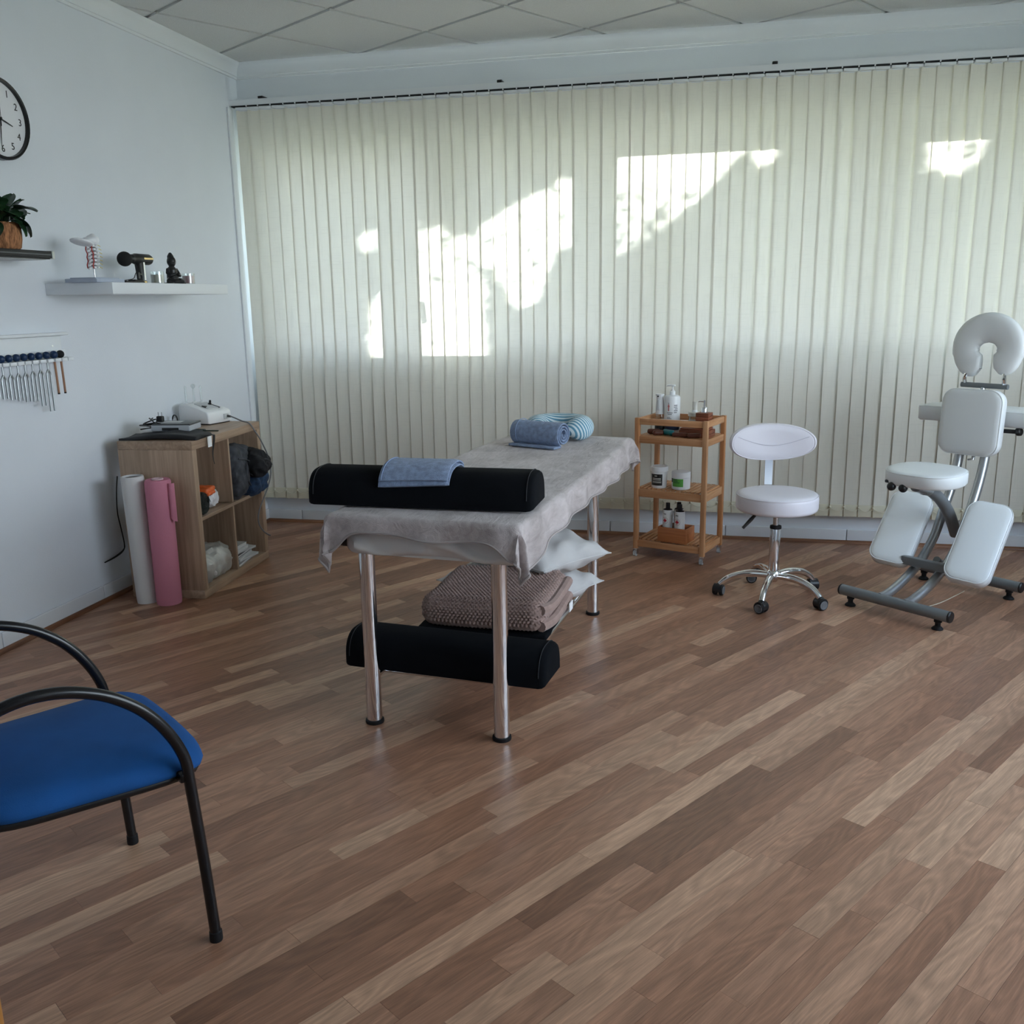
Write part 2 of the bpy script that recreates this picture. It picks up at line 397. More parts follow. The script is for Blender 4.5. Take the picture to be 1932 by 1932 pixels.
def in_view(x, y, z):
    d = Vector((x, y, z))-CP; zz = d.dot(CF)
    if zz < .2: return 0
    u, v = d.dot(CR)/zz, d.dot(CU)/zz
    return 1/zz**3 if abs(u) < .60 and abs(v) < .60 else 1e-4/zz**3

# ------------------------------------------------------------------ room shell
XR, YF, H = 5.6, -5.10, 2.855          # right wall, rear wall, ceiling height
HX0, HX1, HY = 1.7, 4.3, -7.4          # hallway behind the doorway the camera stands in
fl = struct('floor', MB().box((XR/2, YF/2-.1, -.06), (XR+.3, -YF+.2, .106)).box(((HX0+HX1)/2, (HY+YF-.2)/2, -.06), (HX1-HX0, YF-.2-HY, .106)), mat('screed', (.16, .12, .09), .8))
ca, sa = math.cos(R(56.7)), math.sin(R(56.7)); PW = .0695
pl = []
rnd = random.Random(3)
for row in range(-125, 45):
    t = -6.5+rnd.random()*.6; y0 = row*PW
    while t < 7.5:
        L = rnd.choice((.28, .42, .55, .68, .8, .95, 1.15))*(0.9+.2*rnd.random()); g = .0003
        q = [(t+g, y0+g), (t+L-g, y0+g), (t+L-g, y0+PW-g), (t+g, y0+PW-g)]
        q = [(a*ca-b*sa, a*sa+b*ca) for a, b in q]; t += L
        for box_ in ((0.0, XR, YF-.15, 0.0), (HX0, HX1, HY, YF-.1501)):
            c = clip_rect(q, *box_)
            if len(c) > 2 and area(c) > 2e-5:
                cx, cy = sum(p[0] for p in c)/len(c), sum(p[1] for p in c)/len(c)
                pl.append((area(c)*in_view(cx, cy, 0), c))
pl.sort(key=lambda e: -e[0])
rest = MB()
for k, (s_, c) in enumerate(pl):
    z = -rnd.random()*.0004
    if k < 298: obj('plank', MB().prism(c, -.0068, z), plank_m, fl, ang=0, fix=False)
    else: rest.prism(c, -.0068, z)
obj('plank', rest, plank_m, fl, ang=0, fix=False, kind='stuff')

# walls
struct('wall_left', MB().box((-.1, YF/2-.05, H/2), (.2, -YF+.5, H+.2)), white_wall)
WX0, WX1, WZ0, WZ1 = .10, 5.36, 1.10, 2.43         # opening in the back wall
b = MB()
b.box(((WX0-.2)/2, .125, H/2), (WX0+.2, .25, H+.2)); b.box(((WX1+XR+.2)/2, .125, H/2), (XR+.2-WX1, .25, H+.2))
b.box(((WX0+WX1)/2, .125, WZ0/2-.05), (WX1-WX0, .25, WZ0+.1)); b.box(((WX0+WX1)/2, .125, (WZ1+H+.1)/2), (WX1-WX0, .25, H+.1-WZ1))
struct('wall_back', b, white_wall)
RY0, RY1, RZ0, RZ1 = -4.9, -1.5, .85, 2.6           # opening in the right wall
b = MB()
b.box((XR+.12, (RY1+.25)/2, H/2), (.24, .25-RY1, H+.2)); b.box((XR+.12, (RY0+YF-.2)/2, H/2), (.24, RY0-YF+.2, H+.2))
b.box((XR+.12, (RY0+RY1)/2, RZ0/2-.05), (.24, RY1-RY0, RZ0+.1)); b.box((XR+.12, (RY0+RY1)/2, (RZ1+H+.1)/2), (.24, RY1-RY0, H+.1-RZ1))
struct('wall_right', b, white_wall)
DX0, DX1, DZ = 2.338, 3.26, 2.06                   # doorway
b = MB()
b.box(((DX0-.04)/2, YF-.075, H/2), (DX0-.04, .15, H+.2)); b.box(((DX1+.04+XR)/2, YF-.075, H/2), (XR-DX1-.04, .15, H+.2)); b.box(((DX0+DX1)/2, YF-.075, (DZ+.04+H+.1)/2), (DX1-DX0+.08, .15, H+.06-DZ))
struct('wall_rear', b, white_wall)
struct('wall_hall', MB().box((HX0-.05, (HY+YF)/2-.1, H/2), (.1, YF-HY, H)).box((HX1+.05, (HY+YF)/2-.1, H/2), (.1, YF-HY, H)).box(((HX0+HX1)/2, HY-.05, H/2), (HX1-HX0+.2, .1, H)), white_wall)
orange_wood = wood('door_frame_wood', hx('8f5a24'), hx('b98040'), 2, 1.)
d = sempty('door_1')
obj('jamb', MB().rbox((DX0+.0, YF-.06, DZ/2), (.045, .21, DZ), .008, 2), orange_wood, d)
obj('jamb', MB().rbox((DX1, YF-.06, DZ/2), (.045, .21, DZ), .008, 2), orange_wood, d)
obj('lintel', MB().rbox(((DX0+DX1)/2, YF-.06, DZ+.0225), (DX1-DX0+.045, .21, .045), .008, 2), orange_wood, d)

# ceiling with lay-in tiles
ce = struct('ceiling', MB().box((XR/2, YF/2-.1, H+.075), (XR+.4, -YF+.4, .09)).box(((HX0+HX1)/2, (HY+YF)/2-.1, H+.05), (HX1-HX0+.2, YF-HY, .09)), mat('ceiling_void', (.25, .25, .25), .9))
TA = .615; e1 = Vector((math.cos(R(-33)), math.sin(R(-33)))); e2 = Vector((-e1.y, e1.x)); G0 = Vector((.484, -.554)); cx0, cx1, cy0, cy1 = .03, XR-.02, YF+.02, -.03
tiles = []
for i in range(-10, 14):
    for j in range(-14, 12):
        q = []
        for a, c in ((.013, .013), (TA-.013, .013), (TA-.013, TA-.013), (.013, TA-.013)):
            p = G0+e1*(i*TA+a)+e2*(j*TA+c); q.append((p.x, p.y))
        q = clip_rect(q, cx0, cx1, cy0, cy1)
        if len(q) > 2 and area(q) > 4e-4: obj('ceiling_tile', MB().prism(q, H, H+.02), ceil_tile_m, ce, ang=0, fix=False)
bars = MB()
for ax_, bx in ((e1, e2), (e2, e1)):
    for i in range(-16, 18):
        p = G0+bx*(i*TA); q = [p+ax_*-9-bx*.0125, p+ax_*9-bx*.0125, p+ax_*9+bx*.0125, p+ax_*-9+bx*.0125]
        q = clip_rect([(v.x, v.y) for v in q], cx0, cx1, cy0, cy1)
        if len(q) > 2: obj('grid_bar', MB().prism(q, H+.010, H+.03), bar_m, ce, ang=0, fix=False)

# cornice
prof = [(0, -.085), (.012, -.085), (.012, -.072), (.018, -.070), (.020, -.058), (.028, -.036), (.044, -.018), (.056, -.010), (.060, 0), (0, 0)]
def strip_x(prof, x0, x1, z, y=0, sg=-1): return MB().loft([[(x, y+sg*p, z+q) for p, q in prof] for x in (x0, x1)])
def strip_y(prof, y0, y1, z, x=0, sg=1): return MB().loft([[(x+sg*p, y, z+q) for p, q in prof] for y in (y0, y1)])
struct('trim_1', strip_x(prof, 0, XR, H), white_gloss)
struct('trim_2', strip_y(prof, YF, 0, H), white_gloss)
struct('trim_3', strip_y(prof, YF, 0, H, XR, -1), white_gloss)
# skirting of glazed tiles, quarter-round timber bead on the floor
bb = sempty('baseboard_back'); bl = sempty('baseboard_left'); br = sempty('baseboard_right')
xs = [.0, .2513]; 
while xs[-1] < XR: xs.append(xs[-1]+.6894 if xs[-1] < 2.3 else xs[-1]+.6991)
for a, c in zip(xs[:-1], xs[1:]):
    c = min(c, XR); obj('skirting_tile', MB().rbox(((a+c)/2, -.006, .041), (c-a-.004, .012, .082), .004, 2), white_tile_m, bb)
ys = [-.40]
while ys[-1] > YF: ys.append(ys[-1]-.686)
ys = [0]+ys
for a, c in zip(ys[:-1], ys[1:]):
    c = max(c, YF); obj('skirting_tile', MB().rbox((.006, (a+c)/2, .041), (.012, a-c-.004, .082), .004, 2), white_tile_m, bl)
    obj('skirting_tile', MB().rbox((XR-.006, (a+c)/2, .041), (.012, a-c-.004, .082), .004, 2), white_tile_m, br)
qr = [(.012, 0)]+[(.012+.018*math.sin(t*PI/12), .018*math.cos(t*PI/12)) for t in range(7)]
qr = [(.012, 0)]+[(.012+.018*math.cos(t*PI/12), .018*math.sin(t*PI/12)) for t in range(7)]
struct('trim_4', strip_x(qr, .012, XR, 0), trim_wood); struct('trim_5', strip_y(qr, YF, -.012, 0), trim_wood_y); struct('trim_6', strip_y(qr, YF, -.012, 0, XR, -1), trim_wood_y)
struct('trim_7', MB().rbox((.006, -.118, 1.30), (.012, .06, 2.58), .003, 1), white_gloss)       # white batten beside the blinds

# windows
upvc = mat('white_upvc', (.80, .82, .83), .3)
FY = .18
def frame_rect(b, x0, x1, z0, z1, wd, y, t):
    b.box(((x0+x1)/2, y, z0+wd/2), (x1-x0, t, wd)); b.box(((x0+x1)/2, y, z1-wd/2), (x1-x0, t, wd))
    b.box((x0+wd/2, y, (z0+z1)/2), (wd, t, z1-z0-2*wd)); b.box((x1-wd/2, y, (z0+z1)/2), (wd, t, z1-z0-2*wd)); return b
xs = [WX0, 1.284, 2.495, 3.745, WX1]
for k in range(4):
    x0, x1 = xs[k]+.001, xs[k+1]-.001; wn = sempty('window_%d' % (k+1))
    obj('frame', frame_rect(MB(), x0, x1, WZ0+.001, WZ1-.001, .030, FY, .07), upvc, wn)
    wd = .026 if k < 1 else .056
    obj('sash', frame_rect(MB(), x0+.028, x1-.028, WZ0+.029, WZ1-.029, .075 if k == 1 else .062, FY-.012, .06), upvc, wn)
    obj('pane', MB().box(((x0+x1)/2, FY, (WZ0+WZ1)/2), (x1-x0-.17, .006, WZ1-WZ0-.17)), glass_m, wn)
    hd = obj('handle', MB().tube(cr([(x0+.055, FY-.04, 1.50), (x0+.055, FY-.085, 1.50), (x0+.06, FY-.09, 1.48), (x0+.07, FY-.09, 1.38)], 4), .011, 8).rbox((x0+.055, FY-.045, 1.49), (.03, .012, .07), .004), upvc, wn)
wn = sempty('window_5')
for a, c in ((RY0, (RY0+RY1)/2), ((RY0+RY1)/2, RY1)):
    m_ = Matrix.Translation((XR+.12, 0, 0)) @ Matrix.Rotation(R(90), 4, 'Z')
    obj('frame', frame_rect(MB(), a+.001, c-.001, RZ0+.001, RZ1-.001, .06, 0, .07).xf(m_), upvc, wn)
    obj('pane', MB().box(((a+c)/2, 0, (RZ0+RZ1)/2), (c-a-.11, .006, RZ1-RZ0-.11)).xf(m_), glass_m, wn)
# unseen block, added only to keep the low sun off the right window
struct('sun_block_wall', MB().box((25.5, 14.4, 5.4), (1., 5.8, 11.6)), mat('render_coat', (.62, .58, .52), .85, vary=.05, vscale=4.))
struct('ground_outside', MB().box((3, 8, -.35), (60, 60, .3)), mat('grass', (.20, .20, .13), .95, vary=.4, vscale=3.))

# ------------------------------------------------------------------ trees outside: their leaves let the low sun through in patches
LIT = [[(.99, 1.86), (1.09, 1.85), (1.13, 1.80), (1.22, 1.82), (1.27, 1.86), (1.40, 1.86), (1.47, 1.72), (1.45, 1.62), (1.53, 1.58), (1.545, 1.40), (1.56, 1.05), (.90, 1.05), (.95, 1.42), (1.02, 1.52), (.97, 1.66)],
       [(.77, 1.84), (1.0, 1.86), (1.0, 1.80), (.86, 1.73), (.78, 1.76)], [(.86, 1.45), (1.0, 1.56), (1.0, 1.1), (.83, 1.1)],
       [(1.50, 1.78), (1.62, 1.90), (1.80, 1.98), (1.94, 2.05), (2.16, 2.12), (2.16, 1.76), (2.04, 1.70), (1.98, 1.80), (1.93, 1.50), (1.84, 1.38), (1.74, 1.42), (1.66, 1.62), (1.55, 1.65)],
       [(2.28, 2.16), (2.38, 2.20), (2.50, 2.28), (3.02, 2.30), (2.98, 2.16), (2.86, 2.02), (2.74, 1.92), (2.62, 1.84), (2.50, 1.78), (2.36, 1.66), (2.30, 1.62)],
       [(3.10, 2.28), (3.27, 2.28), (3.18, 2.14), (3.10, 2.12)], [(4.00, 2.30), (4.26, 2.30), (4.25, 2.12), (4.10, 2.04), (4.03, 2.10)]]
def inside(x, z, P):
    r_ = False
    for i in range(len(P)):
        (a, b_), (c, d_) = P[i-1], P[i]
        if (b_ > z) != (d_ > z) and x < (c-a)*(z-b_)/(d_-b_)+a: r_ = not r_
    return r_
leaf_m = bpy.data.materials.new('tree_leaf'); leaf_m.use_nodes = True; g_ = G(leaf_m)
d_ = g_.n('ShaderNodeBsdfDiffuse'); d_.inputs[0].default_value = (.09, .16, .035, 1); t_ = g_.n('ShaderNodeBsdfTranslucent'); t_.inputs[0].default_value = (.12, .22, .03, 1)
g_.out(g_.n('ShaderNodeMixShader', i_0=.12, i_1=d_.outputs[0], i_2=t_.outputs[0]).outputs[0])
bark = mat('bark', (.10, .07, .05), .9)
rl = random.Random(11)
crowns = [MB(), MB(), MB(), MB()]
side = Vector((0, 0, 1)).cross(SUN_DIR).normalized(); upv = SUN_DIR.cross(side).normalized()
nleaf = 0
for it in range(26000):
    x, z = rl.uniform(-.15, 5.3), rl.uniform(.95, 2.42); t = rl.uniform(2.6, 6.0)
    big = it < 15000
    L = rl.uniform(.10, .18) if big else rl.uniform(.03, .075); Wd = L*rl.uniform(.35, .5)
    p = Vector((x, -.07, z))-SUN_DIR*t; a = rl.uniform(0, 2*PI); tilt = rl.uniform(-.6, .6)
    du = (side*math.cos(a)+upv*math.sin(a)); dv = (-side*math.sin(a)+upv*math.cos(a)); n_ = SUN_DIR
    dv = (dv*math.cos(tilt)+n_*math.sin(tilt))
    vs = [p-du*L/2, p-dv*Wd/2+n_*.01, p+du*L/2, p+dv*Wd/2+n_*.01]
    bad = False
    for q in vs+[p]:
        tt = (q.y+.07)/-SUN_DIR.y; h = q+SUN_DIR*tt
        if any(inside(h.x, h.z, P) for P in LIT): bad = True; break
    if bad and (big or rl.random() > ((.30 if z > 1.52 else .04) if x < 1.48 else .12 if x < 2.2 else .38 if z < 2.02 else .06)): continue
    crowns[min(3, max(0, int((p.x-.9)/2.0)))].add(vs, [(0, 1, 2, 3)]); nleaf += 1
for k, cb in enumerate(crowns):
    xm = .9+2.0*(k+.5); t = thing('tree', ('slender leafy tree outside the left end of the blinds', 'leafy tree outside the middle of the blinds, second from the left', 'leafy tree outside the blinds behind the wooden trolley', 'broad leafy tree outside the right end of the blinds')[k], 'tree', (xm, 2.9+.2*(k % 2), -.2), 0, 'garden trees')
    obj('foliage', cb.xf(Matrix.Translation((-xm, -2.9-.2*(k % 2), .2))), leaf_m, t, fix=False, ang=0, kind='stuff')
    b = MB(); b.tube(cr([(0, .1, 0), (.05, .05, .8), (0, .1, 1.6), (-.05, 0, 3.4)], 4), [.09-.0045*i for i in range(13)], 8)
    obj('trunk', b, bark, t)

# ------------------------------------------------------------------ vertical blinds
vb = thing('vertical_blind', 'cream vertical blinds across the whole window wall with sun patches', 'blinds', (0, 0, 0))
obj('headrail', MB().box((2.70, -.088, 2.617), (5.40, .044, .032)).box((2.70, -.070, 2.597), (5.38, .006, .012)), white_gloss, vb)
obj('headrail_slot', MB().box((2.70, -.0905, 2.5975), (5.38, .034, .006)), dark_gap, vb)
for bx_ in (.207, 1.682, 3.187, 4.69):
    obj('bracket', MB().rbox((bx_, -.095, 2.640), (.028, .04, .014), .003).box((bx_, -.05, 2.648), (.02, .10, .004)), black_plastic, vb)
ST, SB, SW, PITCH = 2.578, .174, .0905, .0795
def slat_fn(u, v):
    x = (u-.5)*SW; return (x, .0025*math.cos(PI*(u-.5)*1.0), SB+(ST-SB)*v)
slat_me = mesh('slat', MB().grid(slat_fn, 4, 6), blind_m, 80)
pocket = MB(); pocket.rbox((0, .001, SB+.036), (SW+.001, .005, .070), .002, 1)
pocket_me = mesh('bottom_weight', pocket, mat('weight_fabric', (.66, .63, .50), .9), 38)
clip = MB().rbox((0, -.018, 2.5845), (.0755, .028, .013), .002, 1).box((.036, -.037, 2.5975), (.006, .010, .010)).box((0, 0, 2.580), (.05, .003, .012))
clip_me = mesh('hanger', clip, white_gloss, 38)
rs = random.Random(5); nsl = 67; hooks = []
# odd gaps and turned slats as they hang in the photo
turn = {39: 14, 44: 8, 48: 10, 52: 9}
for k in range(nsl):
    x = .0725+k*PITCH+rs.uniform(-.002, .002)
    a = R((2.6 if 11 < k < 44 else 5.)+rs.uniform(-1.0, .8)+turn.get(k, 0)*.6)
    if k < 2: x -= .006*k
    o = obj('slat', slat_me, None, vb, (x, -.075, 0), (R(rs.uniform(-.06, .06)), 0, a))
    obj('bottom_weight', pocket_me, None, o); obj('hanger', clip_me, None, o)
    for sg in (-1, 1): hooks.append(((x+sg*.046*math.cos(a), -.075+sg*.046*math.sin(a)-.004, SB+.058), sg))
ch = MB(); knob = MB()
for i in range(0, len(hooks)-1, 2):
    (p0, _), (p1, _) = hooks[i], hooks[i+1]
    ch.tube([(p0[0]+(p1[0]-p0[0])*t, min(p0[1], p1[1])-.006+.0*t, p0[2]-.022*math.sin(PI*t)) for t in [j/8 for j in range(9)]], .0014, 5)
    knob.ball(p0, .0065, 8, 5); knob.ball(p1, .0045, 8, 5)
obj('bead_chain', ch, bead_m, vb, fix=False); obj('chain_hook', knob, bead_m, vb, fix=False, kind='stuff')
obj('control_cord', MB().tube(cr([(5.30, -.105, 2.59), (5.302, -.108, 1.8), (5.30, -.106, .9), (5.315, -.106, .86), (5.33, -.106, .9), (5.328, -.108, 1.8), (5.33, -.105, 2.59)], 6), .002, 5), bead_m, vb)

# ------------------------------------------------------------------ left wall: clock, shelves and what stands on them
t = thing('wall_clock', 'round wall clock with black rim and white face high on left wall', 'clock', (0, -2.098, 2.196))
MX = Matrix.Rotation(R(90), 4, 'Y')                                   # lathe axis out of the left wall
obj('rim', MB().lathe([(.160, .001), (.163, .006), (.163, .036), (.158, .042), (.150, .040), (.148, .028), (.148, .001)], M=MX, seg=56), black_metal, t)
obj('face', MB().lathe([(0, .026), (.149, .026), (.149, .018), (0, .018)], M=MX, seg=56), mat('clock_face', (.74, .75, .78), .5), t)
MF = Matrix(((0, 0, 1, 0), (1, 0, 0, 0), (0, 1, 0, 0), (0, 0, 0, 1)))  # text plane -> left wall (x right = +y, up = z, out = +x)
for h in range(1, 13):
    a = PI/2-h*PI/6; o = bpy.data.objects.new('numeral', text_mesh(str(h), .040, black_plastic)); COL.objects.link(o); o.parent = t
    o.matrix_local = Matrix.Translation((.0268, .118*math.cos(a), .118*math.sin(a))) @ MF
def hand(ang, L, tail, wd, x):
    a = R(90-ang); b_ = MB().prism([(-tail, -wd), (L*.5, -wd), (L, -wd*.5), (L, wd*.5), (L*.5, wd), (-tail, wd)], 0, .001)
    o = obj('hand', b_, black_plastic, t); o.matrix_local = Matrix.Translation((x, 0, 0)) @ MF @ Matrix.Rotation(a, 4, 'Z')
hand(107, .072, .02, .0030, .029); hand(186, .112, .0, .0022, .031); hand(2, .076, .030, .0012, .033)
obj('hub', MB().lathe([(0, .036), (.006, .036), (.006, .027), (0, .027)], M=MX, seg=16), black_plastic, t)

t = thing('floating_shelf', 'black wall shelf with metal end cap under the clock', 'shelf', (0, -2.55, 1.632))
obj('board', MB().rbox((.10, 0, .017), (.20, .90, .028), .003, 1).box((.10, 0, .001), (.19, .88, .006)), mat('black_shelf', (.008, .009, .011), .5), t)
obj('front_groove', MB().box((.2005, 0, .016), (.002, .88, .004)), mat('groove_grey', (.10, .11, .12), .4), t)
obj('end_cap', MB().rbox((.10, .456, .016), (.205, .016, .034), .003, 1), mat('metal_cap', (.55, .57, .55), .35, .6), t)
obj('underside', MB().box((.10, 0, -.003), (.16, .86, .004)), mat('shelf_under', (.45, .47, .48), .4), t)

t = thing('floating_shelf', 'thick white floating shelf holding the spine model on left wall', 'shelf', (0, -1.415, 1.486))
obj('board', MB().rbox((.17, 0, .0255), (.34, 1.00, .051), .002, 1), white_gloss, t)
ZS = 1.5375

t = thing('potted_plant', 'dark green leafy plant in woven brown pot on black shelf', 'plant', (.115, -2.262, 1.664))
wv = MB(); prof = [(.0, 0), (.050, 0), (.058, .008), (.064, .04), (.065, .075), (.062, .098), (.058, .106), (.054, .104), (.052, .09), (0, .088)]
pot = mat('woven_seagrass', hx('a8744f'), .85, vary=.6, vscale=60., bump=1., bscale=120., stretch=(1.6, 1.6, .5))
obj('pot', wv.lathe(prof, seg=28), pot, t)
obj('soil', MB().lathe([(0, .094), (.053, .092)], seg=20), mat('soil', (.02, .014, .01), .95), t)
lf = MB().grid(lambda u, v: ((u-.5)*.074*math.sin(PI*min(1, v*.92+.04))**.8*(1 if True else 0), v*.085, .008*math.sin(PI*v)-.010*v*v+abs(u-.5)*.012), 6, 8)
leaf_g = mat('plant_leaf', (.018, .055, .022), .35, vary=.3, vscale=30.)
lfm = mesh('leaf', lf, leaf_g, 60)
rp = random.Random(4)
for k in range(46):
    a = k*2.399+rp.uniform(-.3, .3); el = rp.uniform(-.35, 1.1); rr = rp.uniform(.02, .055)
    base = Vector((rr*math.cos(a), rr*math.sin(a), rp.uniform(.10, .165)))
    if k >= 40: el = -.9
    o = obj('leaf', lfm, None, t, base); d = Vector((math.cos(a)*math.cos(el), math.sin(a)*math.cos(el), math.sin(el)))
    o.rotation_euler = d.to_track_quat('Y', 'Z').to_euler(); s_ = rp.uniform(.75, 1.15); o.scale = (s_, s_, s_)
    obj('stem', MB().tube(cr([(0, 0, .09), (base.x*.5, base.y*.5, .09+(base.z-.09)*.7), base], 3), .0016, 5), leaf_g, t)

t = thing('spine_model', 'white anatomical neck spine model on blue-grey stand on white shelf', 'model', (.205, -1.842, ZS), 0)
bone = mat('bone_plastic', (.84, .85, .88), .4); bgrey = mat('blue_grey_plastic', (.40, .45, .55), .4)
obj('stand', MB().rbox((0, 0, .008), (.16, .20, .016), .002, 1).rbox((0, 0, .0185), (.13, .17, .006), .002, 1), bgrey, t)
obj('rod', MB().cyl((0, 0, .02), (0, .0, .075), .003, 10), steel, t)
for k in range(7):
    z = .066+k*.0158; y = .008*math.sin(k*.5)-.0; b = MB()
    b.rbox((0, y, z), (.036, .032, .0115), .004, 2)
    b.tube([(0, y-.012, z), (0, y-.026, z-.004), (0, y-.034, z-.009)], [.006, .004, .003], 8)          # spinous process points back (to the left)
    b.tube([(-.030, y-.004, z+.001), (0, y-.002, z+.003), (.030, y-.004, z+.001)], [.003, .006, .003], 8)
    obj('vertebra', b, bone, t)
    if k < 6: obj('disc', MB().lathe([(0, -.0027), (.011, -.0027), (.0125, 0), (.011, .0027), (0, .0027)], (0, y+.001, z+.008), 14), mat('disc_grey', (.06, .065, .075), .6), t)
    for sg in (-1, 1): obj('nerve', MB().tube([(sg*.012, y+.004, z+.006), (sg*.022, y+.018, z+.001), (sg*.024, y+.027, z-.003)], .0016, 6), mat('nerve_yellow', (.62, .50, .16), .5), t)
for sg in (1, -1): obj('artery', MB().tube(cr([(sg*.015, -.024+.008*math.sin(k*.5)+.003*(-1)**k, .062+k*.0158) for k in range(8)]+[(sg*.014, -.024, .182)], 3), .0026, 7), mat('artery_red', (.42, .03, .02), .4), t)
def remeshed(name, mb, m, parent, vox, sm=4, **kw):
    o = obj(name, mb, m, parent, fix=False, **kw); md = o.modifiers.new('join', 'REMESH'); md.mode = 'VOXEL'; md.voxel_size = vox; md.use_smooth_shade = True
    m2 = o.modifiers.new('soften', 'SMOOTH'); m2.iterations = sm; m2.factor = .5
    me = bpy.data.meshes.new_from_object(o.evaluated_get(bpy.context.evaluated_depsgraph_get())); o.modifiers.clear(); o.data = me; return o
b = MB(); b.ball((0, .008, .184), .026, 14, 10, (1.25, 1.0, .95)); b.ball((0, -.015, .182), .024, 14, 10, (1.3, 1.1, .7)); b.ball((0, -.065, .172), .055, 16, 10, (.85, 1.0, .20), Matrix.Rotation(R(-14), 3, 'X'))
b.ball((0, .014, .203), .012, 10, 8, (1.2, 1, .9))
remeshed('skull_base', b, bone, t, .003, 3)

t = thing('massage_gun', 'black massage gun with round head and gold stripe on white shelf', 'massage gun', (.20, -1.50, ZS))
MY = Matrix.Rotation(R(90), 4, 'X')                                    # lathe axis along -y
obj('base_ring', MB().lathe([(.0, 0), (.023, 0), (.024, .004), (.023, .012), (0, .012)], (0, .02, 0), 20), gold, t)
obj('grip', MB().tube([(0, .02, .011), (0, .014, .06), (0, .008, .105)], [.021, .021, .022], 18), black_plastic, t)
obj('body', MB().lathe([(0, -.108), (.012, -.106), (.022, -.098), (.026, -.085), (.026, .02), (.021, .034), (.021, .05), (.016, .056), (.013, .072), (0, .072)], (0, 0, .115), 22, M=MY), black_plastic, t)
obj('head', MB().ball((0, -.102, .112), .0345, 20, 12, (1, 1, 1)), mat('black_foam', (.01, .01, .01), .85), t)
obj('stripe', MB().rbox((.0255, .055, .118), (.004, .075, .010), .0018, 2), gold, t)
obj('panel', MB().box((.0215, .016, .058), (.003, .012, .085)), steel, t)

t = thing('charger_cable', 'black charger pad and cable beside massage gun on white shelf', 'charger', (.235, -1.60, ZS))
obj('pad', MB().rbox((0, -.02, .005), (.05, .15, .010), .004, 2).rbox((0, .02, .013), (.04, .07, .008), .004, 2), black_plastic, t)
obj('plug', MB().rbox((.005, .035, .036), (.012, .018, .034), .004, 2).box((.005, .055, .042), (.004, .02, .006)), black_plastic, t)
obj('cable', MB().tube(cr([(0, -.07, .012), (.01, -.03, .018), (.005, 0, .026), (0, .03, .05), (.01, .06, .03), (.0, .04, .014)], 6), .0018, 6), black_plastic, t)
for nm, lab, y, col in (('candle', 'small glass candle with cream wax behind the monk figurine', -1.372, (.55, .50, .42)), ('candle', 'small glass candle with pink wax right of the monk figurine', -1.09, (.50, .30, .31))):
    t = thing(nm, lab, 'candle', (.215, y, ZS), 0, 'glass candles on the white shelf'); hgt = .060 if y < -1.2 else .056
    obj('glass_cup', MB().lathe([(0, .0005), (.029, .0005), (.032, .004), (.033, hgt), (.0315, hgt), (.030, .006), (0, .005)], seg=26), thin_glass, t)
    obj('wax', MB().lathe([(0, .006), (.0295, .006), (.0305, .044), (0, .042)], seg=24), mat('wax_%d' % (y < -1.2), col, .5), t)
    obj('wick', MB().cyl((0, 0, .042), (.001, 0, .050), .001, 5), black_plastic, t)

t = thing('monk_figurine', 'small black seated child monk figurine between two candles', 'figurine', (.215, -1.235, ZS), R(70))
b = MB(); b.ball((0, 0, .112), .025, 16, 12, (.88, .96, 1.12)); b.ball((0, .004, .144), .011, 12, 8, (1, 1, 1.2)); b.ball((0, .004, .134), .017, 12, 8)
b.ball((0, -.022, .108), .005, 8, 6); b.ball((-.023, .0, .108), .006, 8, 6, (.5, 1, 1.5)); b.ball((.023, .0, .108), .006, 8, 6, (.5, 1, 1.5)); b.ball((0, -.021, .098), .005, 8, 6, (1.5, .8, .5))
b.tube([(0, 0, .02), (0, .003, .05), (0, .002, .075), (0, 0, .09)], [.030, .027, .025, .011], 16)
for sg in (-1, 1):
    b.tube([(sg*.024, .002, .076), (sg*.033, -.004, .055), (sg*.028, -.022, .042), (sg*.006, -.034, .050)], [.009, .009, .008, .007], 10)
    b.tube([(sg*.014, .004, .018), (sg*.040, -.022, .014), (sg*.022, -.046, .010), (-sg*.014, -.046, .012)], [.018, .015, .011, .008], 12)
b.rbox((0, -.012, .004), (.085, .075, .008), .004, 2)
remeshed('body', b, mat('black_resin', (.011, .011, .012), .3), t, .0022, 3)

# rack with tuning forks and mallets
t = thing('wall_rack', 'white wall rack with slotted rail holding the tuning forks', 'rack', (0, -2.30, 1.19))
obj('back_board', MB().rbox((.006, 0, .063), (.012, .86, .108), .002, 1), white_gloss, t)
obj('ledge', MB().rbox((.018, .005, .125), (.036, .90, .013), .002, 1), white_gloss, t)
obj('lower_board', MB().rbox((.010, .01, .03), (.020, .87, .05), .002, 1), white_gloss, t)
obj('screw', MB().lathe([(0, .0135), (.004, .0135), (.004, .012)], (0, .37, .072), 10, M=MX), steel, t)
FYS = [-2.378, -2.334, -2.290, -2.246, -2.202, -2.158, -2.113, -2.066, -2.018, -1.969, -1.926]
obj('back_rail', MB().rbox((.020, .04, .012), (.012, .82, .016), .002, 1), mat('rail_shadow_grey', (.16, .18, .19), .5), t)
for y in FYS+[-1.885]:
    obj('rail_block', MB().rbox((.044, y+2.30+.006, .012), (.036, .036, .015), .002, 1), white_gloss, t)
